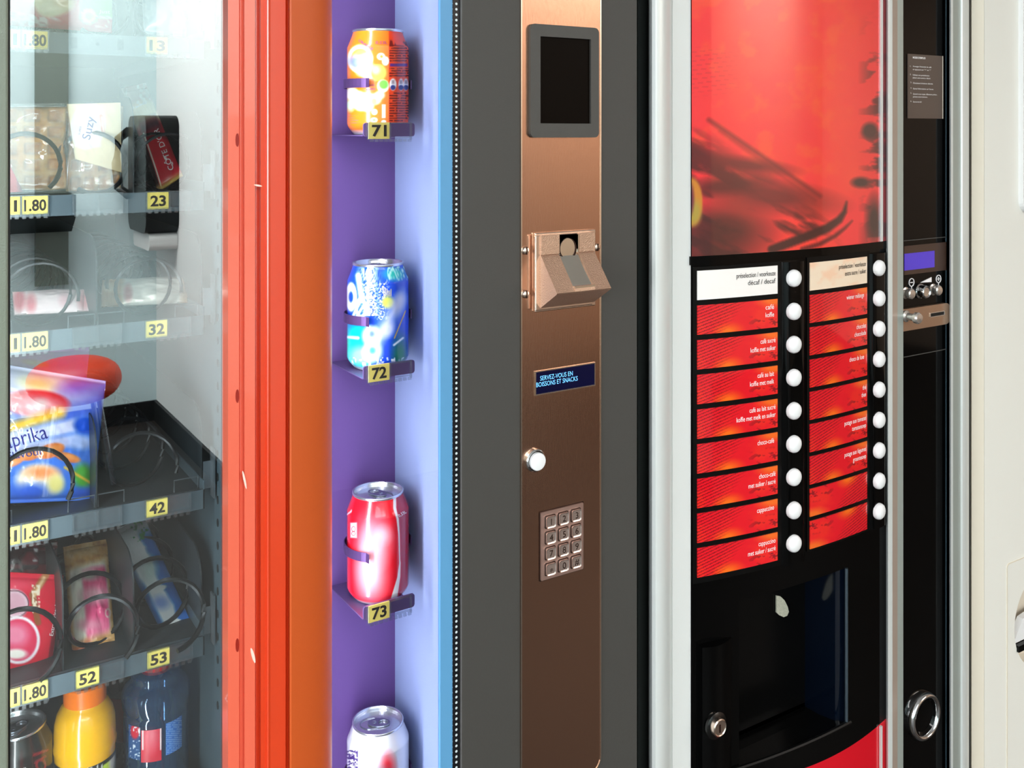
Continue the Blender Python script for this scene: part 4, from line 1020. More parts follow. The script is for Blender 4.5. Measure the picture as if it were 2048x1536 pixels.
pack('candy_bar', 'blue and white bar slanting in the spiral behind the tag 53', 'snack', [(222, 1064, .29), (288, 1032, .29), (381, 1242, .170), (330, 1278, .160)], .009, a_blue, nx=60, ny=120, crinkle=.0012, seed=17)

# ---- drinks on the bottom tray
def art_dark(x, y, V, z0):
    A = Art(x, y, (26, 22, 20)); A.line(68, 1510, 96, 1500, 5, (150, 26, 34), 2); A.line(70, 1525, 92, 1512, 4, (150, 26, 34), 2); A.hoop(82, 1530, 9, 10, 4, (140, 24, 30), 1); A.rect(40, 46, 1500, 1600, (60, 20, 20), 1); return A
can('soda_can', 'black soda can with red script standing under the lowest tag 1.80', X(33, .195), .195, zf6, Z(1447, 33, .195) - zf6, art_dark, .6, group='drinks on the bottom tray', nph=160, nz=80, texts=[('0 CALORIES', 52, 1560, 5, 50, 90, 'text_white')])
yx, yy = X(170, .19), .19
t = root('juice_bottle', 'yellow juice bottle with orange cap standing under the tag 52', 'bottle', (yx, yy, zf6), 'drinks on the bottom tray')
zt = Z(1362, 170, .19); H = zt - zf6
def r_at(py): return Z(py, 170, .19)
pr = [(.026, 0), (.0285, .004), (.0295, .012), (.0295, r_at(1500) - zf6), (.0300, r_at(1492) - zf6), (.0308, r_at(1486) - zf6), (.0308, r_at(1478) - zf6), (.0298, r_at(1472) - zf6), (.0300, r_at(1455) - zf6), (.0292, r_at(1435) - zf6), (.0268, r_at(1418) - zf6), (.0225, r_at(1404) - zf6), (.0195, r_at(1398) - zf6), (.0190, r_at(1392) - zf6)]
G().lathe(pr, yx, yy, zf6, 56).build('bottle_body', 'juice', t, smooth=True, angle=.9)
cp = []
zc0, zc1 = r_at(1400) - zf6, zt - zf6
g = G(); seg = 72; V = []
for r, h in ((.0198, zc0), (.0204, zc0 + .001), (.0204, zc1 - .0015), (.0195, zc1), (.0001, zc1)):
    for k in range(seg): 
        a = 2 * PI * k / seg; rr = r * (1 + (.015 if (k % 2 and r > .02) else 0)); V.append((yx + rr * math.cos(a), yy + rr * math.sin(a), zf6 + h))
g.add(V, grid_faces(seg, 5, wrap=True)); g.build('cap', 'orange_cap', t, smooth=True, angle=.5)
nph, nz = 160, 60; V = []
z0_, z1_ = .014, r_at(1503) - zf6
for q in np.linspace(0, 1, nz):
    for k in range(nph): a = 2 * PI * k / nph; V.append((yx + .0299 * math.cos(a), yy + .0299 * math.sin(a), zf6 + z0_ + (z1_ - z0_) * q))
V = np.array(V); x, y = PX(V)
A = Art(x, y, (66, 76, 72)); A.disc(150, 1540, 7, 60, (190, 220, 60), 2, .1); A.disc(214, 1530, 9, 60, (196, 222, 70), 2, -.15); A.disc(140, 1530, 9, 22, (226, 232, 226), 4); A.disc(224, 1520, 6, 30, (230, 236, 226), 3); A.mix(V[:, 2] > zf6 + z1_ - .004, (20, 18, 16)); A.speck((x > 165) * (x < 205) * (y > 1528) * 1.0, (226, 226, 220), 3, 4, .5, 5)
ob('label_sleeve', V, grid_faces(nph, nz, wrap=True), 'print_satin', t, col=A.c, smooth=True, fix=False)
wx, wy = X(312, .20), .20
t = root('water_bottle', 'clear blue water bottle with red cap standing under the tag 53', 'bottle', (wx, wy, zf6), 'drinks on the bottom tray')
zz = lambda py: Z(py, 312, .20) - zf6
pr = [(.026, 0), (.031, .004), (.0335, .014), (.0335, zz(1520))]
for py, r in ((1516, .0322), (1510, .0335), (1504, .0322), (1498, .0335), (1492, .0322), (1486, .0335), (1480, .0325), (1476, .0330), (1440, .0330), (1415, .0330), (1411, .0322), (1405, .0334), (1396, .0346), (1384, .0352), (1374, .0348), (1364, .0325), (1354, .0270), (1348, .0252), (1340, .0262), (1334, .0245), (1330, .0150), (1326, .0138)): pr.append((r, zz(py)))
G().lathe(pr, wx, wy, zf6, 64).build('bottle_body', 'blue_bottle', t, smooth=True, angle=1.2)
G().lathe([(.0155, zz(1336)), (.0158, zz(1335)), (.0158, zz(1318)), (.0145, zz(1316)), (.0001, zz(1316))], wx, wy, zf6, 40).build('cap', 'red_cap', t, smooth=True, angle=.6)
ph0 = math.atan2(EYE[1] - wy, EYE[0] - wx)
def patch(px0, px1, py0, py1, fn, name):
    U = np.arcsin(np.clip((np.linspace(px0, px1, 40) - 312) * T(312, .2) / F_PX / .0334, -.99, .99)); Wz = np.linspace(zz(py1), zz(py0), 50)
    V = np.array([(wx + .0336 * math.cos(ph0 + a), wy + .0336 * math.sin(ph0 + a), zf6 + h) for h in Wz for a in U]); x, y = PX(V)
    ob(name, V, grid_faces(40, 50), 'print_satin', t, col=fn(x, y).c, smooth=True, fix=False)
def f1(x, y): 
    A = Art(x, y, (214, 40, 62)); A.disc(304, 1470, 10, 26, (238, 120, 134), 8); A.rect(284, 287, 1420, 1500, (240, 236, 236), .8); A.rect(320, 323, 1420, 1500, (240, 236, 236), .8); return A
patch(285, 322, 1424, 1486, f1, 'label_sleeve')
def f2(x, y):
    A = Art(x, y, (60, 120, 206)); A.mix(((y % 4.2) < 1.6) * (vnoise(x / 2.5, np.floor(y / 4.2), 3) > .25) * .7, (170, 206, 250)); return A
patch(330, 360, 1418, 1480, f2, 'label_sleeve')
def f3(x, y):
    A = Art(x, y, (40, 80, 130)); A.disc(273, 1428, 7, 9, (60, 170, 90), 1.5); A.disc(270, 1462, 9, 16, (206, 40, 60), 2); A.disc(280, 1462, 4, 6, (240, 236, 236), 1); A.speck(np.ones_like(x), (220, 226, 236), 3, 3, .7, 4); return A
patch(262, 283, 1418, 1482, f3, 'label_sleeve')
bx_, by_ = X(262, .33), .33
t = root('cola_bottle', 'dark cola bottle standing behind the water bottle', 'bottle', (bx_, by_, zf6), 'drinks on the bottom tray')
G().lathe([(.028, 0), (.031, .006), (.031, .11), (.028, .13), (.020, .155), (.0135, .172), (.0135, .178)], bx_, by_, zf6, 40).build('bottle_body', 'black_gloss', t, smooth=True)
G().lathe([(.0150, .176), (.0150, .190), (.0001, .190)], bx_, by_, zf6, 30).build('cap', 'red_cap', t, smooth=True, angle=.6)
G().lathe([(.0313, .05), (.0313, .10)], bx_, by_, zf6, 40).build('label_sleeve', 'orange_hole', t, smooth=True)

# ================================================================== COFFEE MACHINE
CM = root('coffee_machine', 'black coffee vending machine with red panels, white buttons and silver frame', 'vending machine', (1.10, 0.38, 0.0))
def YP(x): return -0.023 + (np.asarray(x) - 1.067) ** 2 / 2.04
def PN(x): return math.atan((x - 1.067) / 1.02)                # turn of the curved front at x
def XP(px, lift=0.0):
    x = X(px, -.01)
    for _ in range(12): x = X(px, float(YP(x)) - lift)
    return x
def ZP(py, px, lift=0.0):
    x = XP(px, lift); return Z(py, px, float(YP(x)) - lift)
xg0 = X(1276, .03)
G().box(xg0, X(1298, .03), 0.03, 0.04, ZB, 1.84).build('joint_strip', 'gap_dark', CM)
g = G().box(xg0 + .004, xg0 + .016, 0.04, 0.80, ZB, 1.84).box(1.42, 1.43, .012, .80, ZB, 1.84).box(xg0 + .004, 1.43, .788, .80, ZB, 1.84).box(xg0 + .004, 1.43, .03, .80, 1.825, 1.84).box(xg0 + .004, 1.43, .03, .80, ZB, ZB + .015)
g.build('cabinet_shell', 'side_dark', CM)
for x in (xg0 + .06, 1.37):
    for y in (0.12, 0.70): G().lathe([(0.025, 0.0), (0.025, 0.02), (0.015, 0.02), (0.015, 0.11)], x, y, 0.0, 16).build('foot', 'black_matt', CM)
Lp = [(1297, .026), (1299, .004), (1304, -.006), (1311, -.0105), (1320, -.0122), (1330, -.0110), (1338, -.0070), (1342, -.0015), (1345, .004)]
po = poly_px(Lp); po += [(po[-1][0], .03)]
G().prism(po, ZB, 1.84, 'z').build('silver_profile', 'alu_white', CM, smooth=True, angle=.7)
G().box(X(1345, .001), X(1381.5, .001), .001, .03, ZB, 1.84).build('door_frame', 'frame_light', CM)
xL, xR = XP(1382), XP(1774)
# poster
zpb = ZP(500.5, 1578); zpt = 1.80
nx, ny = 240, 320
U = np.linspace(xL, xR, nx); W = np.linspace(zpb, zpt, ny)
Vg = np.array([(x, float(YP(x)) - .0012, z_) for z_ in W for x in U]); x, y = PX(Vg)
A = Art(x, y, (246, 50, 54))
n1 = fbm(x / 90, y / 90, 2); A.mix(np.clip((n1 - .40) * 2.2, 0, 1) * .6 * np.clip((x - 1400) / 80, 0, 1) * np.clip((1760 - x) / 60, 0, 1), (252, 76, 46))
A.mix(np.clip((fbm(x / 34, y / 34, 9) - .56) * 6, 0, 1) * np.clip((y + 200) / 200, 0, 1) * np.clip((430 - y) / 120, 0, 1) * np.clip((1720 - x) / 60, 0, 1) * .35, (252, 106, 44))
dk = (96, 26, 26)
yd = np.interp(x, [1380, 1420, 1500, 1600, 1660, 1700, 1740, 1775], [215, 240, 300, 360, 400, 420, 430, 430])          # falling edge of the dark shapes
fl = np.clip((y - yd - 18) / 60, 0, 1) * np.clip((1690 - x) / 60, 0, 1)
st = fbm((x + y * 1.3) / 120, (y - x * .55) / 26, 5)
A.mix(fl * np.clip((st - .40) * 6, 0, 1), dk); A.mix(fl * np.clip((y - 440) / 70, 0, 1) * np.clip((1560 - x) / 120, 0, 1) * .75, (70, 28, 26))
A.line(1418, 240, 1640, 392, 8, (140, 34, 32), 4, .9); A.line(1440, 262, 1630, 400, 5, (170, 40, 36), 4, .7); A.disc(1490, 330, 80, 13, (110, 28, 28), 8, .12, .9); A.disc(1540, 392, 110, 26, (108, 28, 28), 16, .12, .9); A.disc(1450, 372, 70, 16, (90, 26, 26), 10, -.1, .9); A.disc(1440, 460, 90, 46, (70, 26, 24), 24, 0, .85)
def swoosh(P, W_, c, soft, k):
    P = np.array(P, float); m = np.zeros_like(x)
    for a in range(len(P) - 1):
        for t_ in np.linspace(0, 1, 9)[:-1]:
            q = P[a] * (1 - t_) + P[a + 1] * t_; r_ = W_[a] * (1 - t_) + W_[a + 1] * t_
            m = np.maximum(m, np.clip(.5 - (np.hypot(x - q[0], y - q[1]) - r_ / 2) / (2 * soft), 0, 1))
    A.mix(m * k, c)
swoosh([(1693, 404), (1689, 424), (1678, 440), (1655, 456), (1619, 471), (1568, 490), (1540, 500)], [3, 9, 14, 17, 18, 18, 16], (58, 22, 22), 3, .95)
swoosh([(1704, 442), (1690, 456), (1670, 472), (1640, 488), (1600, 500)], [3, 6, 8, 9, 9], (96, 20, 24), 2.5, .9)
sp = np.clip((x - 1715) / 40, 0, 1) * np.clip((y - 20) / 120, 0, 1) * np.clip((fbm(x / 40, y / 16, 15) - .50) * 9, 0, 1); A.mix(sp * .85, (70, 32, 34))
A.disc(1722, 365, 18, 10, (64, 34, 34), 4); A.disc(1740, 262, 16, 16, (74, 38, 38), 5); A.disc(1748, 440, 14, 40, (60, 34, 34), 8)
st2 = np.clip((y - 88) / 20, 0, 1) * np.clip((200 - y) / 30, 0, 1) * np.clip((1500 - x) / 80, 0, 1) * (((y + x * .12) % 9) < 1.6); A.mix(st2 * .5, (200, 40, 46))
A.mix(np.clip((x - 1758) / 5, 0, 1) * .65, (90, 40, 48))
A.disc(1383, 404, 22, 48, (206, 130, 40), 2); A.disc(1388, 425, 14, 24, (176, 150, 60), 6); A.disc(1376, 398, 12, 36, (110, 40, 60), 3)
PO = ob('poster_panel', Vg, grid_faces(nx, ny), 'poster_gloss', CM, col=A.c, smooth=True, fix=False)
def curved(px0, px1, z0, z1, lift, depth, n=10):
    a, b = XP(px0, lift), XP(px1, lift); xs_ = np.linspace(a, b, n); V = []
    for l in (lift, lift - depth):
        for z_ in (z0, z1):
            for q in xs_: V.append((q, float(YP(q)) - l, z_))
    Fc = []
    for i in range(n - 1):
        Fc += [(i, i + 1, n + i + 1, n + i), (2 * n + i, 3 * n + i, 3 * n + i + 1, 2 * n + i + 1), (i, 2 * n + i, 2 * n + i + 1, i + 1), (n + i, n + i + 1, 3 * n + i + 1, 3 * n + i)]
    Fc += [(0, n, 3 * n, 2 * n), (n - 1, 3 * n - 1, 4 * n - 1, 2 * n - 1)]
    return V, Fc
# poster cover edges
G().add(*curved(1762, 1766, zpb, zpt, .0032, .002, 3)).build('cover_edge', 'alu_white', PO)
# black front with the cup niche cut out of it
xh0, xh1 = XP(1478), XP(1692); zh1 = ZP(1168, 1600)
def z_hole(q): return ZP(1462, 1692) - .0 + .0 * q
zh0 = ZP(1490, 1600)
zbot = lambda q: ZP(1495, 1690) + .030 * ((q - XP(1690)) / .1)       # lower edge, climbing gently
def arc(q):
    xa_, xb_ = XP(1610), XP(1770); za, zb_ = ZP(1536, 1610), ZP(1439, 1770)
    k = (q - xa_) / (xb_ - xa_); return za + (zb_ - za) * k - .004 * 4 * k * (1 - k)
g = G()
def panel_strip(xa_, xb_, zlo_fn, zhi_fn, n=14, lift=0.0):
    V = []; q = np.linspace(xa_, xb_, n)
    for f in (zlo_fn, zhi_fn):
        for x_ in q: V.append((x_, float(YP(x_)) - lift, f(x_)))
    g.add(V, grid_faces(n, 2))
cst = lambda v: (lambda q: v)
panel_strip(xL, xh0, arc, cst(zpb), 12); panel_strip(xh1, xR, arc, cst(zpb), 12); panel_strip(xh0, xh1, cst(zh1), cst(zpb), 16); panel_strip(xh0, xh1, arc, cst(zh0), 16)
FP = g.build('front_panel', 'black_gloss', CM, smooth=True, fix=False)
# niche
yn = .042
g = G()
g.add([(xh0, float(YP(xh0)), zh0), (xh0, yn, zh0 + .01), (xh0, yn, zh1), (xh0, float(YP(xh0)), zh1)], [(0, 1, 2, 3)])
g.add([(xh0, yn, zh0), (xh1 - .008, yn, zh0), (xh1 - .008, yn, zh1), (xh0, yn, zh1)], [(0, 1, 2, 3)])
g.add([(xh0, float(YP(xh0)), zh1), (xh1, float(YP(xh1)), zh1), (xh1, yn, zh1), (xh0, yn, zh1)], [(0, 1, 2, 3)])
q = np.linspace(xh0, xh1, 12); V = [(x_, float(YP(x_)), zh0) for x_ in q] + [(x_, .02, zh0 - .006) for x_ in q] + [(x_, yn, zh0 - .006) for x_ in q]
g.add(V, grid_faces(12, 3))
g.build('cup_niche', 'black_satin', FP, fix=False)
V = []; sw = []
for a in np.linspace(0, PI / 2, 8): sw.append((xh1 - .010 * (1 - math.cos(a)) * 0 - .010 + .010 * math.cos(a), float(YP(xh1)) + .012 * math.sin(a)))
sw = [(xh1, float(YP(xh1)))] + [(xh1 - .006 * (1 - math.cos(a)), float(YP(xh1)) + .014 * math.sin(a)) for a in np.linspace(.2, PI / 2, 7)] + [(xh1 - .008, yn)]
V = [(p[0], p[1], z_) for z_ in (zh0 - .006, zh1) for p in sw]
G().add(V, grid_faces(len(sw), 2)).build('niche_side', 'navy_gloss', FP, smooth=True, fix=False)
G().tube([(xh1 - .0005, float(YP(xh1)) - .001, zh0), (xh1 - .0005, float(YP(xh1)) - .001, zh1)], .0024, 10).build('niche_glint_rod', 'glint_steel', FP, smooth=True)  # added steel rod, put here to catch a bright vertical streak
# drip tray lip
q = np.linspace(XP(1440), xh1 + .006, 24)
G().tube([(x_, float(YP(x_)) - .002, zh0 + .0005) for x_ in q], .0030, 8).build('drip_lip', 'black_matt', FP, smooth=True)
# speckled grey patch at the back of the niche, half round
c = at(1552, 1215, yn - .002)
r_ = .030
P = [(c[0], c[2] + .0165), (c[0] + .008, c[2] + .0135), (c[0] + .016, c[2] + .006), (c[0] + .022, c[2] - .004), (c[0] + .0245, c[2] - .012), (c[0] + .021, c[2] - .0165), (c[0] + .014, c[2] - .0165), (c[0] + .006, c[2] - .012), (c[0], c[2] - .0065)]
G().prism(P, yn - .003, yn - .001).build('speckled_patch', 'speckled_grey', FP)
c0 = at(1628, 1165, yn - .001); c1 = at(1627, 1320, yn - .001)
G().box(c0[0] - .0006, c0[0] + .0006, yn - .002, yn, c1[2], c0[2]).build('niche_seam', 'bezel_grey', FP)
# service door with lock, left of the niche
lx0, lx1 = XP(1396), XP(1462); lz1 = ZP(1283, 1428); lz0 = arc(lx0)
q = np.linspace(lx0, lx1, 10); V = []
for z_ in (lz0, lz1):
    for i, x_ in enumerate(q): V.append((x_, float(YP(x_)) - .001 - .010 * math.sin(PI * min(1, .25 + i / 9 * .75)) , z_))
for i, x_ in enumerate(q): V.append((x_, float(YP(x_)) - .0005, lz1 + .001))
Fc = grid_faces(10, 3)
V += [(lx0, float(YP(lx0)) - .0, z_) for z_ in (lz0, lz1)]
Fc.append((0, 10, 31, 30))
LD = G().add(V, Fc).build('lock_cover', 'black_gloss', CM, smooth=True, fix=False, angle=.7)
c = np.array((XP(1432, .010), 0, ZP(1451, 1432, .010))); c[1] = float(YP(c[0])) - .010
LK = G().lathe([(.0165, -.002), (.0165, .0015), (.0125, .004), (.0100, .0042)], c[0], c[1], c[2], 32, 'y').build('lock', 'black_ring', CM, smooth=True)
G().lathe([(.0108, .002), (.0108, .0090), (.0096, .0100), (.0086, .0092), (.00001, .0090)], c[0] - .002, c[1], c[2] + .002, 32, 'y').build('cylinder', 'coin_steel', LK, smooth=True, angle=.5)
G().box(c[0] - .0032, c[0] - .0010, c[1] - .0096, c[1] - .0085, c[2] - .0035, c[2] + .0065).build('keyhole', 'coin_dark', LK)
# red lower panel
g = G(); q = np.linspace(xL, xR, 24)
V = [(x_, float(YP(x_)) - .0, 0.14) for x_ in q] + [(x_, float(YP(x_)) - .0, arc(x_)) for x_ in q] 
g.add(V, grid_faces(24, 2)); g.build('lower_panel', 'red_lower', CM, smooth=True, fix=False)
G().add(*curved(1762, 1765, .14, ZP(1448, 1763), .0035, .003, 3)).build('lower_trim', 'alu_white', CM)

# selection panel
zt_ = ZP(518, 1470); 
SP = G().add(*curved(1386, 1563, ZP(1150, 1475), ZP(529, 1475), .0012, .0012, 14)).build('selection_frame', 'black_matt', CM)
SP2 = G().add(*curved(1614, 1739, ZP(1083, 1676), ZP(508, 1676), .0012, .0012, 14)).build('selection_frame', 'black_matt', CM)
G().add(*curved(1382, 1774, ZP(517, 1578), zpb, .0030, .003, 30)).build('top_bar', 'black_gloss', CM)
LEFT = [('préselection / voorkeuze', 'décaf / decaf'), ('café', 'koffie'), ('café sucré', 'koffie met suiker'), ('café au lait', 'koffie met melk'), ('café au lait sucré', 'koffie met melk en suiker'),
        ('choco-café',), ('choco-café', 'met suiker / sucré'), ('cappuccino',), ('cappuccino', 'met suiker / sucré')]
RIGHT = [('préselection / voorkeuze', 'extra sucre / suiker'), ('wiener mélange',), ('chocolat', 'chocolade'), ('choco de luxe',), ('thé', 'thee'), ('potage aux tomates', 'tomatensoep'), ('potage aux légumes', 'groentesoep'), (), ()]
W_L = [(78, 55), (17, 17), (30, 50), (33, 48), (52, 78), (33,), (33, 54), (34,), (34, 55)]
W_R = [(54, 42), (35,), (19, 23), (29,), (7, 9), (43, 28), (43, 26), (), ()]
def label_plate(px0, px1, py0, py1, rows, wds, white, flip, seed, parent, rinset):
    pm = (px0 + px1) / 2
    z1, z0 = ZP(py0, pm, .0022), ZP(py1, pm, .0022); a, b = XP(px0, .0022), XP(px1, .0022)
    nx, ny = 120, 40; U, W = np.meshgrid(np.linspace(0, 1, nx), np.linspace(0, 1, ny)); U = U.ravel(); W = W.ravel()
    xs_ = a + (b - a) * U; V = np.stack([xs_, YP(xs_) - .0024, z0 + (z1 - z0) * W], 1); Vb = V.copy(); Vb[:, 1] += .0014
    Wd = 1 - W
    if white: A = Art(U, Wd, (252, 246, 242) if not seed else (250, 226, 200)); 
    else:
        A = Art(U, Wd, (232, 16, 34)); f = (lambda q: q) if not flip else (lambda q: 1 - q)
        uu, ww = f(U), f(Wd)
        A.mix(np.clip((fbm(uu * 4 + 3, ww * 2 + 1, 4) - .45) * 4, 0, 1) * .5, (250, 60, 30)); A.x, A.y = uu, ww
        A.disc(.36, .98, .14, .22, (250, 110, 20), .10); A.disc(.98, .02, .22, .22, (250, 116, 30), .10, 0, .9)
        sl = (uu * .55 + ww * .62); m = (np.clip((sl * 15) % 1 - .72, 0, .28) > 0) * np.clip((.62 - uu - ww * .3) * 5, 0, 1); A.mix(m * .8, (90, 8, 20))
        dk_ = (fbm(uu * 9 + ww * 4, ww * 9 - uu * 6, 12) > .60) * np.clip((uu - .55) * 4, 0, 1) * np.clip((ww - .45) * 4, 0, 1); A.mix(dk_ * .75, (110, 8, 24))
    if white and seed: A.mix(np.clip((fbm(U * 4, Wd * 2, 4) - .5) * 5, 0, 1), (252, 208, 176))
    k = nx * ny; Fc = grid_faces(nx, ny)
    rim = [j for j in range(nx)] + [nx - 1 + nx * q for q in range(1, ny)] + [k - 1 - q for q in range(1, nx)] + [nx * (ny - 1 - q) for q in range(1, ny - 1)]
    Fc += [(rim[i], k + rim[i], k + rim[(i + 1) % len(rim)], rim[(i + 1) % len(rim)]) for i in range(len(rim))]
    pl = ob('selection_label', np.vstack([V, Vb]), Fc, 'poster_gloss', parent, col=np.vstack([A.c, A.c]), fix=False)
    if rows:
        g = G(); hh = (z1 - z0)
        for i, s_ in enumerate(rows):
            xr_ = XP(px1 - rinset[i], .0028); w_ = xr_ - XP(px1 - rinset[i] - wds[i], .0028); zb_ = z0 + hh * (.66 - .27 * i) 
            def fn(V2, xr_=xr_, zb_=zb_): return [(xr_ + p[0], float(YP(xr_ + p[0])) - .0029, zb_ + p[1]) for p in V2]
            g.text(s_, fn, h=hh * .17, w=w_, align='R', bold=.003)
        g.build('lettering', 'text_black' if white else 'text_white', parent, fix=False)
for i in range(9):
    y0 = 536.8 + 68.15 * i
    label_plate(1395, 1555, y0, y0 + 57.5, LEFT[i], W_L[i], i == 0, False, 0, SP, (7, 7) if i in (1, 3, 5, 7) else (4, 4))
    y0 = 519.8 + 63.2 * i
    label_plate(1620, 1734, y0, y0 + 54.5, RIGHT[i], W_R[i], i == 0, i > 6, 1, SP2, (6, 6) if i in (1, 3) else (2, 2))
# button rails and buttons
def rail(px0, px1, py0, py1, parent):
    pm = (px0 + px1) / 2; a, b = XP(px0, .004), XP(px1, .004); z1, z0 = ZP(py0, pm), ZP(py1, pm)
    q = [0, .06, .16, .3, .5, .7, .84, .94, 1]; hgt = [0, .003, .0058, .0066, .0066, .0066, .0058, .003, 0]
    P = [(a + (b - a) * t, float(YP(a + (b - a) * t)) - h) for t, h in zip(q, hgt)]
    P += [(b, float(YP(b)) + .001), (a, float(YP(a)) + .001)]
    return G().prism(P, z0, z1, 'z').build('button_rail', 'black_gloss', parent, smooth=True, angle=.7)
RL = rail(1566, 1612, 522, 1125, CM); RR = rail(1741, 1774, 505, 1050, CM)
bsrc = None
def button(px, py, parent, R_):
    global bsrc
    lift = .0062; x_ = XP(px, lift + .004); z_ = ZP(py, px, lift + .004); y_ = float(YP(x_)) - lift; rz = PN(x_)
    if bsrc is None:
        prof = [(R_, -.001), (R_, .0025), (R_ * .93, .0048), (R_ * .75, .0066), (R_ * .45, .0078), (.00001, .0083)]
        bsrc = G().lathe(prof, x_, y_, z_, 36, 'y').build('button', 'button_white', parent, smooth=True, origin=(x_, y_, z_), angle=1.0); bsrc.rotation_euler = (0, 0, rz)
    else: dup(bsrc, (x_, y_, z_), parent, rz)
for i in range(9): button(1591, 557 + 66.4 * i, RL, 0.0112)
for i in range(9): button(1761, 536.5 + 60.9 * i, RR, 0.0112)
# silver frame between the doors
Lf = [(1771.5, .004), (1772.5, -.016), (1776, -.0205), (1783, -.0205), (1785, -.020)]
po = poly_px(Lf); po += [(po[-1][0], .02), (po[0][0], .02)]
FR = G().prism(po, ZB, 1.84, 'z').build('frame_post', 'alu_white', CM, smooth=True, angle=.7)
po = poly_px([(1785, -.0195), (1795, -.014)]); po += [(po[-1][0], .02), (po[0][0], .02)]
G().prism(po, ZB, 1.84, 'z').build('brown_reflect_face', 'alu_brown_reflect', FR)  # brown reflection on this silver face put into its colour
po = poly_px([(1795, -.014), (1806.5, -.013)]); po += [(po[-1][0], .02), (po[0][0], .02)]
G().prism(po, ZB, 1.84, 'z').build('grey_face', 'alu_grey', FR)
# black service column
YC = -.002
BC = G().box(X(1802, YC), X(1899, YC), YC, .03, ZB, 1.84).build('service_column', 'black_gloss', CM)
G().box(X(1892.5, YC - .001), X(1895, YC - .001), YC - .0012, YC, ZB, 1.84).build('column_edge', 'column_line', BC)
zc_ = lambda py, pm=1852: Z(py, pm, YC - .001)
sx0, sx1 = X(1814, YC), X(1884, YC)
IP = G().box(sx0, sx1, YC - .0015, YC, zc_(237), zc_(110)).build('instruction_plate', 'sticker_brown', BC)
G().box(sx1 - .0012, sx1, YC - .0020, YC - .0014, zc_(237), zc_(110)).build('plate_edge', 'beige_recess', BC)
g = G(); L_ = [("MODE D'EMPLOI", 1825.5, 117, 25, 3.6, .03), ('1.', 1820, 134, 2, 2.8, 0), ("Arrangez l'intensité du café", 1825.5, 134, 37, 2.8, 0), ('en appuyant sur "+" ou "-"', 1825.5, 140, 36, 2.8, 0),
     ('2.', 1820, 150, 2, 2.8, 0), ('Utilisez une présélection', 1825.5, 151, 33, 2.8, 0), ('(décaf, extra sucre) si désiré', 1825.5, 156.5, 35, 2.8, 0), ('3.', 1821, 166, 2, 2.8, 0), ('Choisissez la boisson désirée.', 1826, 167, 40, 2.8, 0),
     ('4.', 1821, 177, 2, 2.8, 0), ("Suivez l'information sur l'écran.", 1826, 178, 41, 2.8, 0), ('5.', 1821, 187, 2, 2.8, 0), ('Quand vous voyez «Boisson prête»,', 1826, 188.5, 48, 2.8, 0), ('prenez votre boisson.', 1826, 194, 29, 2.8, 0), ('6.', 1821, 203, 2, 2.8, 0), ('Savourez-la!', 1826, 204, 17, 2.8, 0)]
for s_, px_, py, wpx, hpx, bd in L_:
    x_ = X(px_, YC - .0018); w_ = X(px_ + wpx, YC - .0018) - x_; g.text(s_, flat(x_, zc_(py + 1.5), YC - .0019), h=hpx * T(1852, YC) / F_PX, w=w_, bold=bd)
g.build('lettering', 'text_white', BC, fix=False)
G().box(X(1807, YC), X(1898, YC), YC - .0008, YC, zc_(478.5), zc_(477)).build('column_seam', 'bezel_grey', BC)
DP = G().box(X(1807, YC), X(1892, YC), YC - .0012, YC, zc_(545), zc_(488)).build('display_window', 'panel_brown', BC)
G().box(X(1807, YC), X(1867, YC), YC - .0018, YC - .0010, zc_(536), zc_(503)).build('violet_display', 'lcd_violet', BC)
g = G()
for (px_, py, s_) in ((1824, 565, '-'), (1878, 558, '+')):
    c = at(px_, py, YC - .0015); rx = .0062; 
    g.ring(ell(c[0], c[2], rx, rx, 24), ell(c[0], c[2], rx * .84, rx * .84, 24), YC - .0012, YC - .0002)
    g.box(c[0] - rx * .45, c[0] + rx * .45, YC - .0012, YC - .0002, c[2] - .0006, c[2] + .0006)
    if s_ == '+': g.box(c[0] - .0006, c[0] + .0006, YC - .0012, YC - .0002, c[2] - rx * .45, c[2] + rx * .45)
    g.box(c[0] - .0004, c[0] + .0004, YC - .0012, YC - .0002, c[2] - rx * 1.9, c[2] - rx)
c0, c1 = at(1841, 567, YC - .001), at(1863, 559, YC - .001)
zb_ = Z(563.5, 1852, YC - .001); g.prism([(c0[0], zb_ - .0002), (c1[0], zb_ - .0015), (c1[0], zb_ + .0058)], YC - .0012, YC - .0002)
g.build('symbols', 'text_white', BC)
for (px_, py, R_, H_, nm) in ((1824, 588, .0075, .012, 'strength_knob'), (1878.5, 581, .0075, .012, 'strength_knob')):
    c = at(px_, py, YC - .012); c[1] = YC
    G().lathe([(R_ * 1.15, 0), (R_ * 1.15, .002), (R_ * .8, .003), (R_ * .8, .006), (R_, .007), (R_, H_), (R_ * .8, H_ + .0015), (.00001, H_ + .002)], c[0], c[1], c[2], 30, 'y').build(nm, 'knob_steel', BC, smooth=True, angle=.6)
c = at(1853, 584, YC - .014); c[1] = YC
KL = G().lathe([(.0110, 0), (.0110, .004), (.0092, .005), (.0092, .014), (.0082, .0155), (.0075, .0150), (.0065, .0140), (.00001, .0138)], c[0], c[1], c[2], 34, 'y').build('key_lock', 'chrome', BC, smooth=True, angle=.5)
bz0, bz1 = Z(655, 1854, YC - .006), Z(612, 1854, YC - .006)
BR_ = G().prism(rrect(X(1790, YC - .006), X(1901, YC - .006), bz0, bz1, .011, 6), YC - .006, YC).build('coin_bar', 'steel_bar', BC)
c = at(1833, 636, YC - .026); c[1] = YC - .006
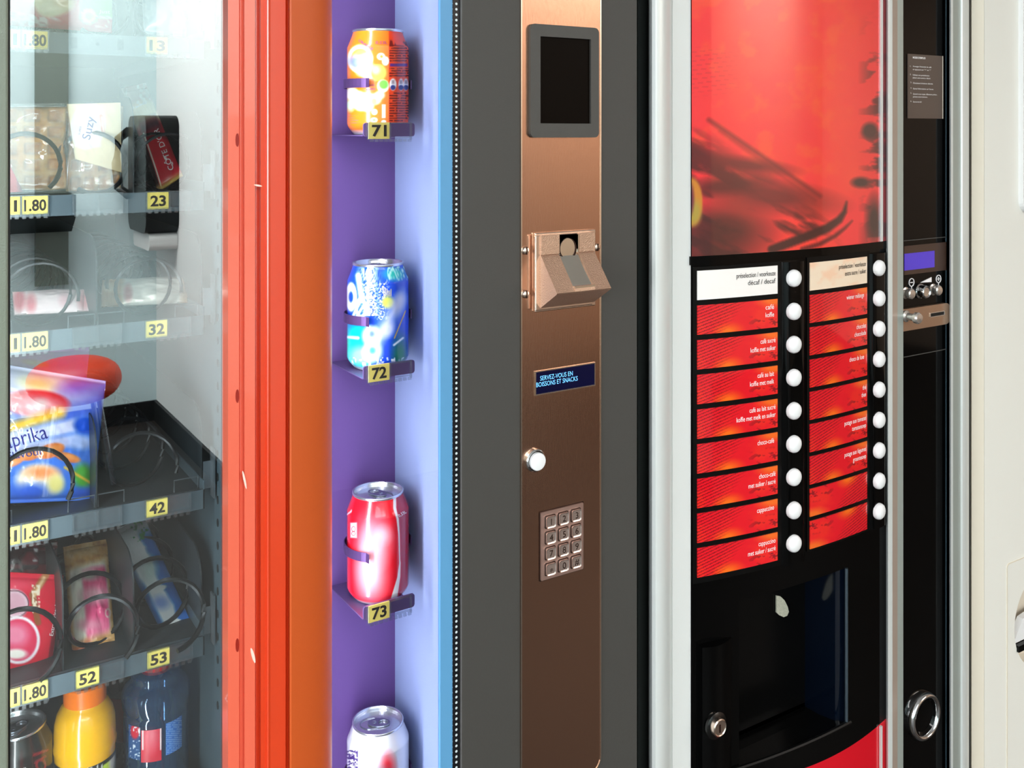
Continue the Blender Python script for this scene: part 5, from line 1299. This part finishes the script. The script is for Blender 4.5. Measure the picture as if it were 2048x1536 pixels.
G().lathe([(.0085, 0), (.0085, .004), (.0052, .006), (.0052, .016), (.0078, .018), (.0082, .023), (.0066, .0255), (.00001, .0262)], c[0], c[1], c[2], 32, 'y').build('coin_knob', 'knob_steel', BC, smooth=True, angle=.6)
s0_, s1_ = X(1860, YC - .0065), X(1889, YC - .0065); zm = Z(628, 1875, YC - .0065)
G().ring(rrect(s0_, s1_, zm - .0035, zm + .0035, .001, 3), rrect(s0_ + .0012, s1_ - .0012, zm - .0024, zm + .0024, .0006, 3), YC - .0070, YC - .0058).build('slot_rim', 'knob_steel', BC)
G().box(s0_ + .001, s1_ - .001, YC - .0064, YC - .0055, zm - .0026, zm + .0026).build('coin_slot', 'dark_gap', BC)
G().box(X(1807, YC), X(1898, YC), YC - .0008, YC, zc_(707), zc_(705.5)).build('column_seam', 'bezel_grey', BC)
# coin return ring
c = at(1851, 1434, YC - .006); R_ = .0375 * 0.92
CR = G().lathe([(R_, 0), (R_, .003), (R_ * .97, .0075), (R_ * .90, .0098), (R_ * .82, .0092), (R_ * .76, .0055), (R_ * .74, .0), (R_ * .72, -.001)], c[0], YC, c[2], 56, 'y').build('return_ring', 'chrome', BC, smooth=True, angle=1.0)
G().lathe([(R_ * .76, .0055), (R_ * .66, .0022), (R_ * .4, .0010), (.00001, .0008)], c[0], YC, c[2], 40, 'y', cap0=False).build('return_cup', 'black_gloss', BC, smooth=True)
# right hand silver frame
def strip(name, L_, m, parent, back=.02):
    po = poly_px(L_); po += [(po[-1][0], back), (po[0][0], back)]
    return G().prism(po, ZB, 1.84, 'z').build(name, m, parent, smooth=True, angle=.7)
EF = strip('edge_post', [(1898, -.004), (1899.5, -.012), (1902, -.0145), (1906, -.014)], 'alu_white', CM)
strip('grey_face', [(1906, -.0140), (1921, -.008)], 'alu_grey', EF)
strip('outer_profile', [(1921, -.008), (1925, -.0105), (1931, -.0105), (1936, -.007), (1938, .002)], 'alu_white', EF)
strip('dark_joint', [(1937.5, .003), (1941, .003)], 'gap_dark', EF, back=.025)

# ================================================================== CREAM MACHINE
WM = root('cream_machine', 'cream white machine with a round recess, standing past the silver frame', 'vending machine', (1.78, .36, 0))
x0 = X(1941, .003) + .0015
g = G().box(x0 + .002, x0 + .012, .02, .78, ZB, 1.80).box(2.10, 2.11, .0, .78, ZB, 1.80).box(x0, 2.11, .77, .78, ZB, 1.80).box(x0, 2.11, .02, .78, 1.79, 1.80).box(x0, 2.11, .02, .78, ZB, ZB + .01)
g.build('cabinet_shell', 'cream', WM)
for x in (x0 + .07, 2.05):
    for y in (0.12, 0.70): G().lathe([(0.025, 0.0), (0.025, 0.02), (0.015, 0.02), (0.015, 0.11)], x, y, 0.0, 16).build('foot', 'black_matt', WM)
po = poly_px([(1941.5, .012), (1943, .006), (1964, -.004), (1968, -.006)]); po += [(po[-1][0], .03), (po[0][0], .03)]
G().prism(po, ZB, 1.80, 'z').build('door_flange', 'cream_shade_seam', WM, smooth=True)  # flange lies in shade, which the darker cream puts into its colour
YW = -.006
xd0, xd1 = X(1968.8, YW), 2.108
cxr, czr, Rr = X(2031, YW) + .075, Z(1245, 2031, YW) - .012, .078
hz = ell(cxr, czr, Rr, Rr, 48)
g = G()                                       # door sheet with a round hole
hx0, hx1, hz0, hz1 = cxr - Rr - .02, cxr + Rr + .02, czr - Rr - .02, czr + Rr + .02
for (a, b, c_, d) in ((xd0, hx0, ZB, 1.80), (hx1, xd1, ZB, 1.80), (hx0, hx1, ZB, hz0), (hx0, hx1, hz1, 1.80)): g.box(a, b, YW, YW + .02, c_, d)
sq = []
for (px_, pz) in hz:
    dx, dz_ = px_ - cxr, pz - czr; k = (Rr + .02) / max(abs(dx), abs(dz_)); sq.append((cxr + dx * k, czr + dz_ * k))
g.ring(sq, hz, YW, YW + .02)
WD = g.build('door_sheet', 'cream', WM)
G().lathe([(Rr, .0), (Rr * .98, -.018), (Rr * .9, -.03), (.00001, -.03)], cxr, YW, czr, 48, 'y', cap0=False).build('round_recess', 'beige_recess', WD, smooth=True, angle=.6)
zk = Z(1295, 2038, YW)
G().box(cxr - Rr * .92, cxr + Rr * .92, YW - .004, YW + .012, zk - .005, zk + .005).build('black_bar', 'black_satin', WD)
G().prism([(cxr - Rr * .97, zk + .006), (cxr + Rr * .9, zk + .006), (cxr + Rr * .9, zk + .055), (cxr - Rr * .6, zk + .040)], YW + .004, YW + .014).build('flap', 'button_white', WD)
px0_, zt2 = X(2013, YW), Z(1128, 2013, YW)
G().ring(rrect(px0_, cxr + Rr + .04, .25, zt2, .006, 4), rrect(px0_ + .0012, cxr + Rr + .0388, .2512, zt2 - .0012, .005, 4), YW - .0012, YW + .0002).build('panel_seam', 'cream_shade_seam', WD)
G().prism(rrect(X(2037, YW), 2.06, Z(425, 2040, YW), 1.75, .02, 6), YW - .008, YW).build('highlight_panel', 'button_white', WD)  # added white panel standing in for a highlight on the door
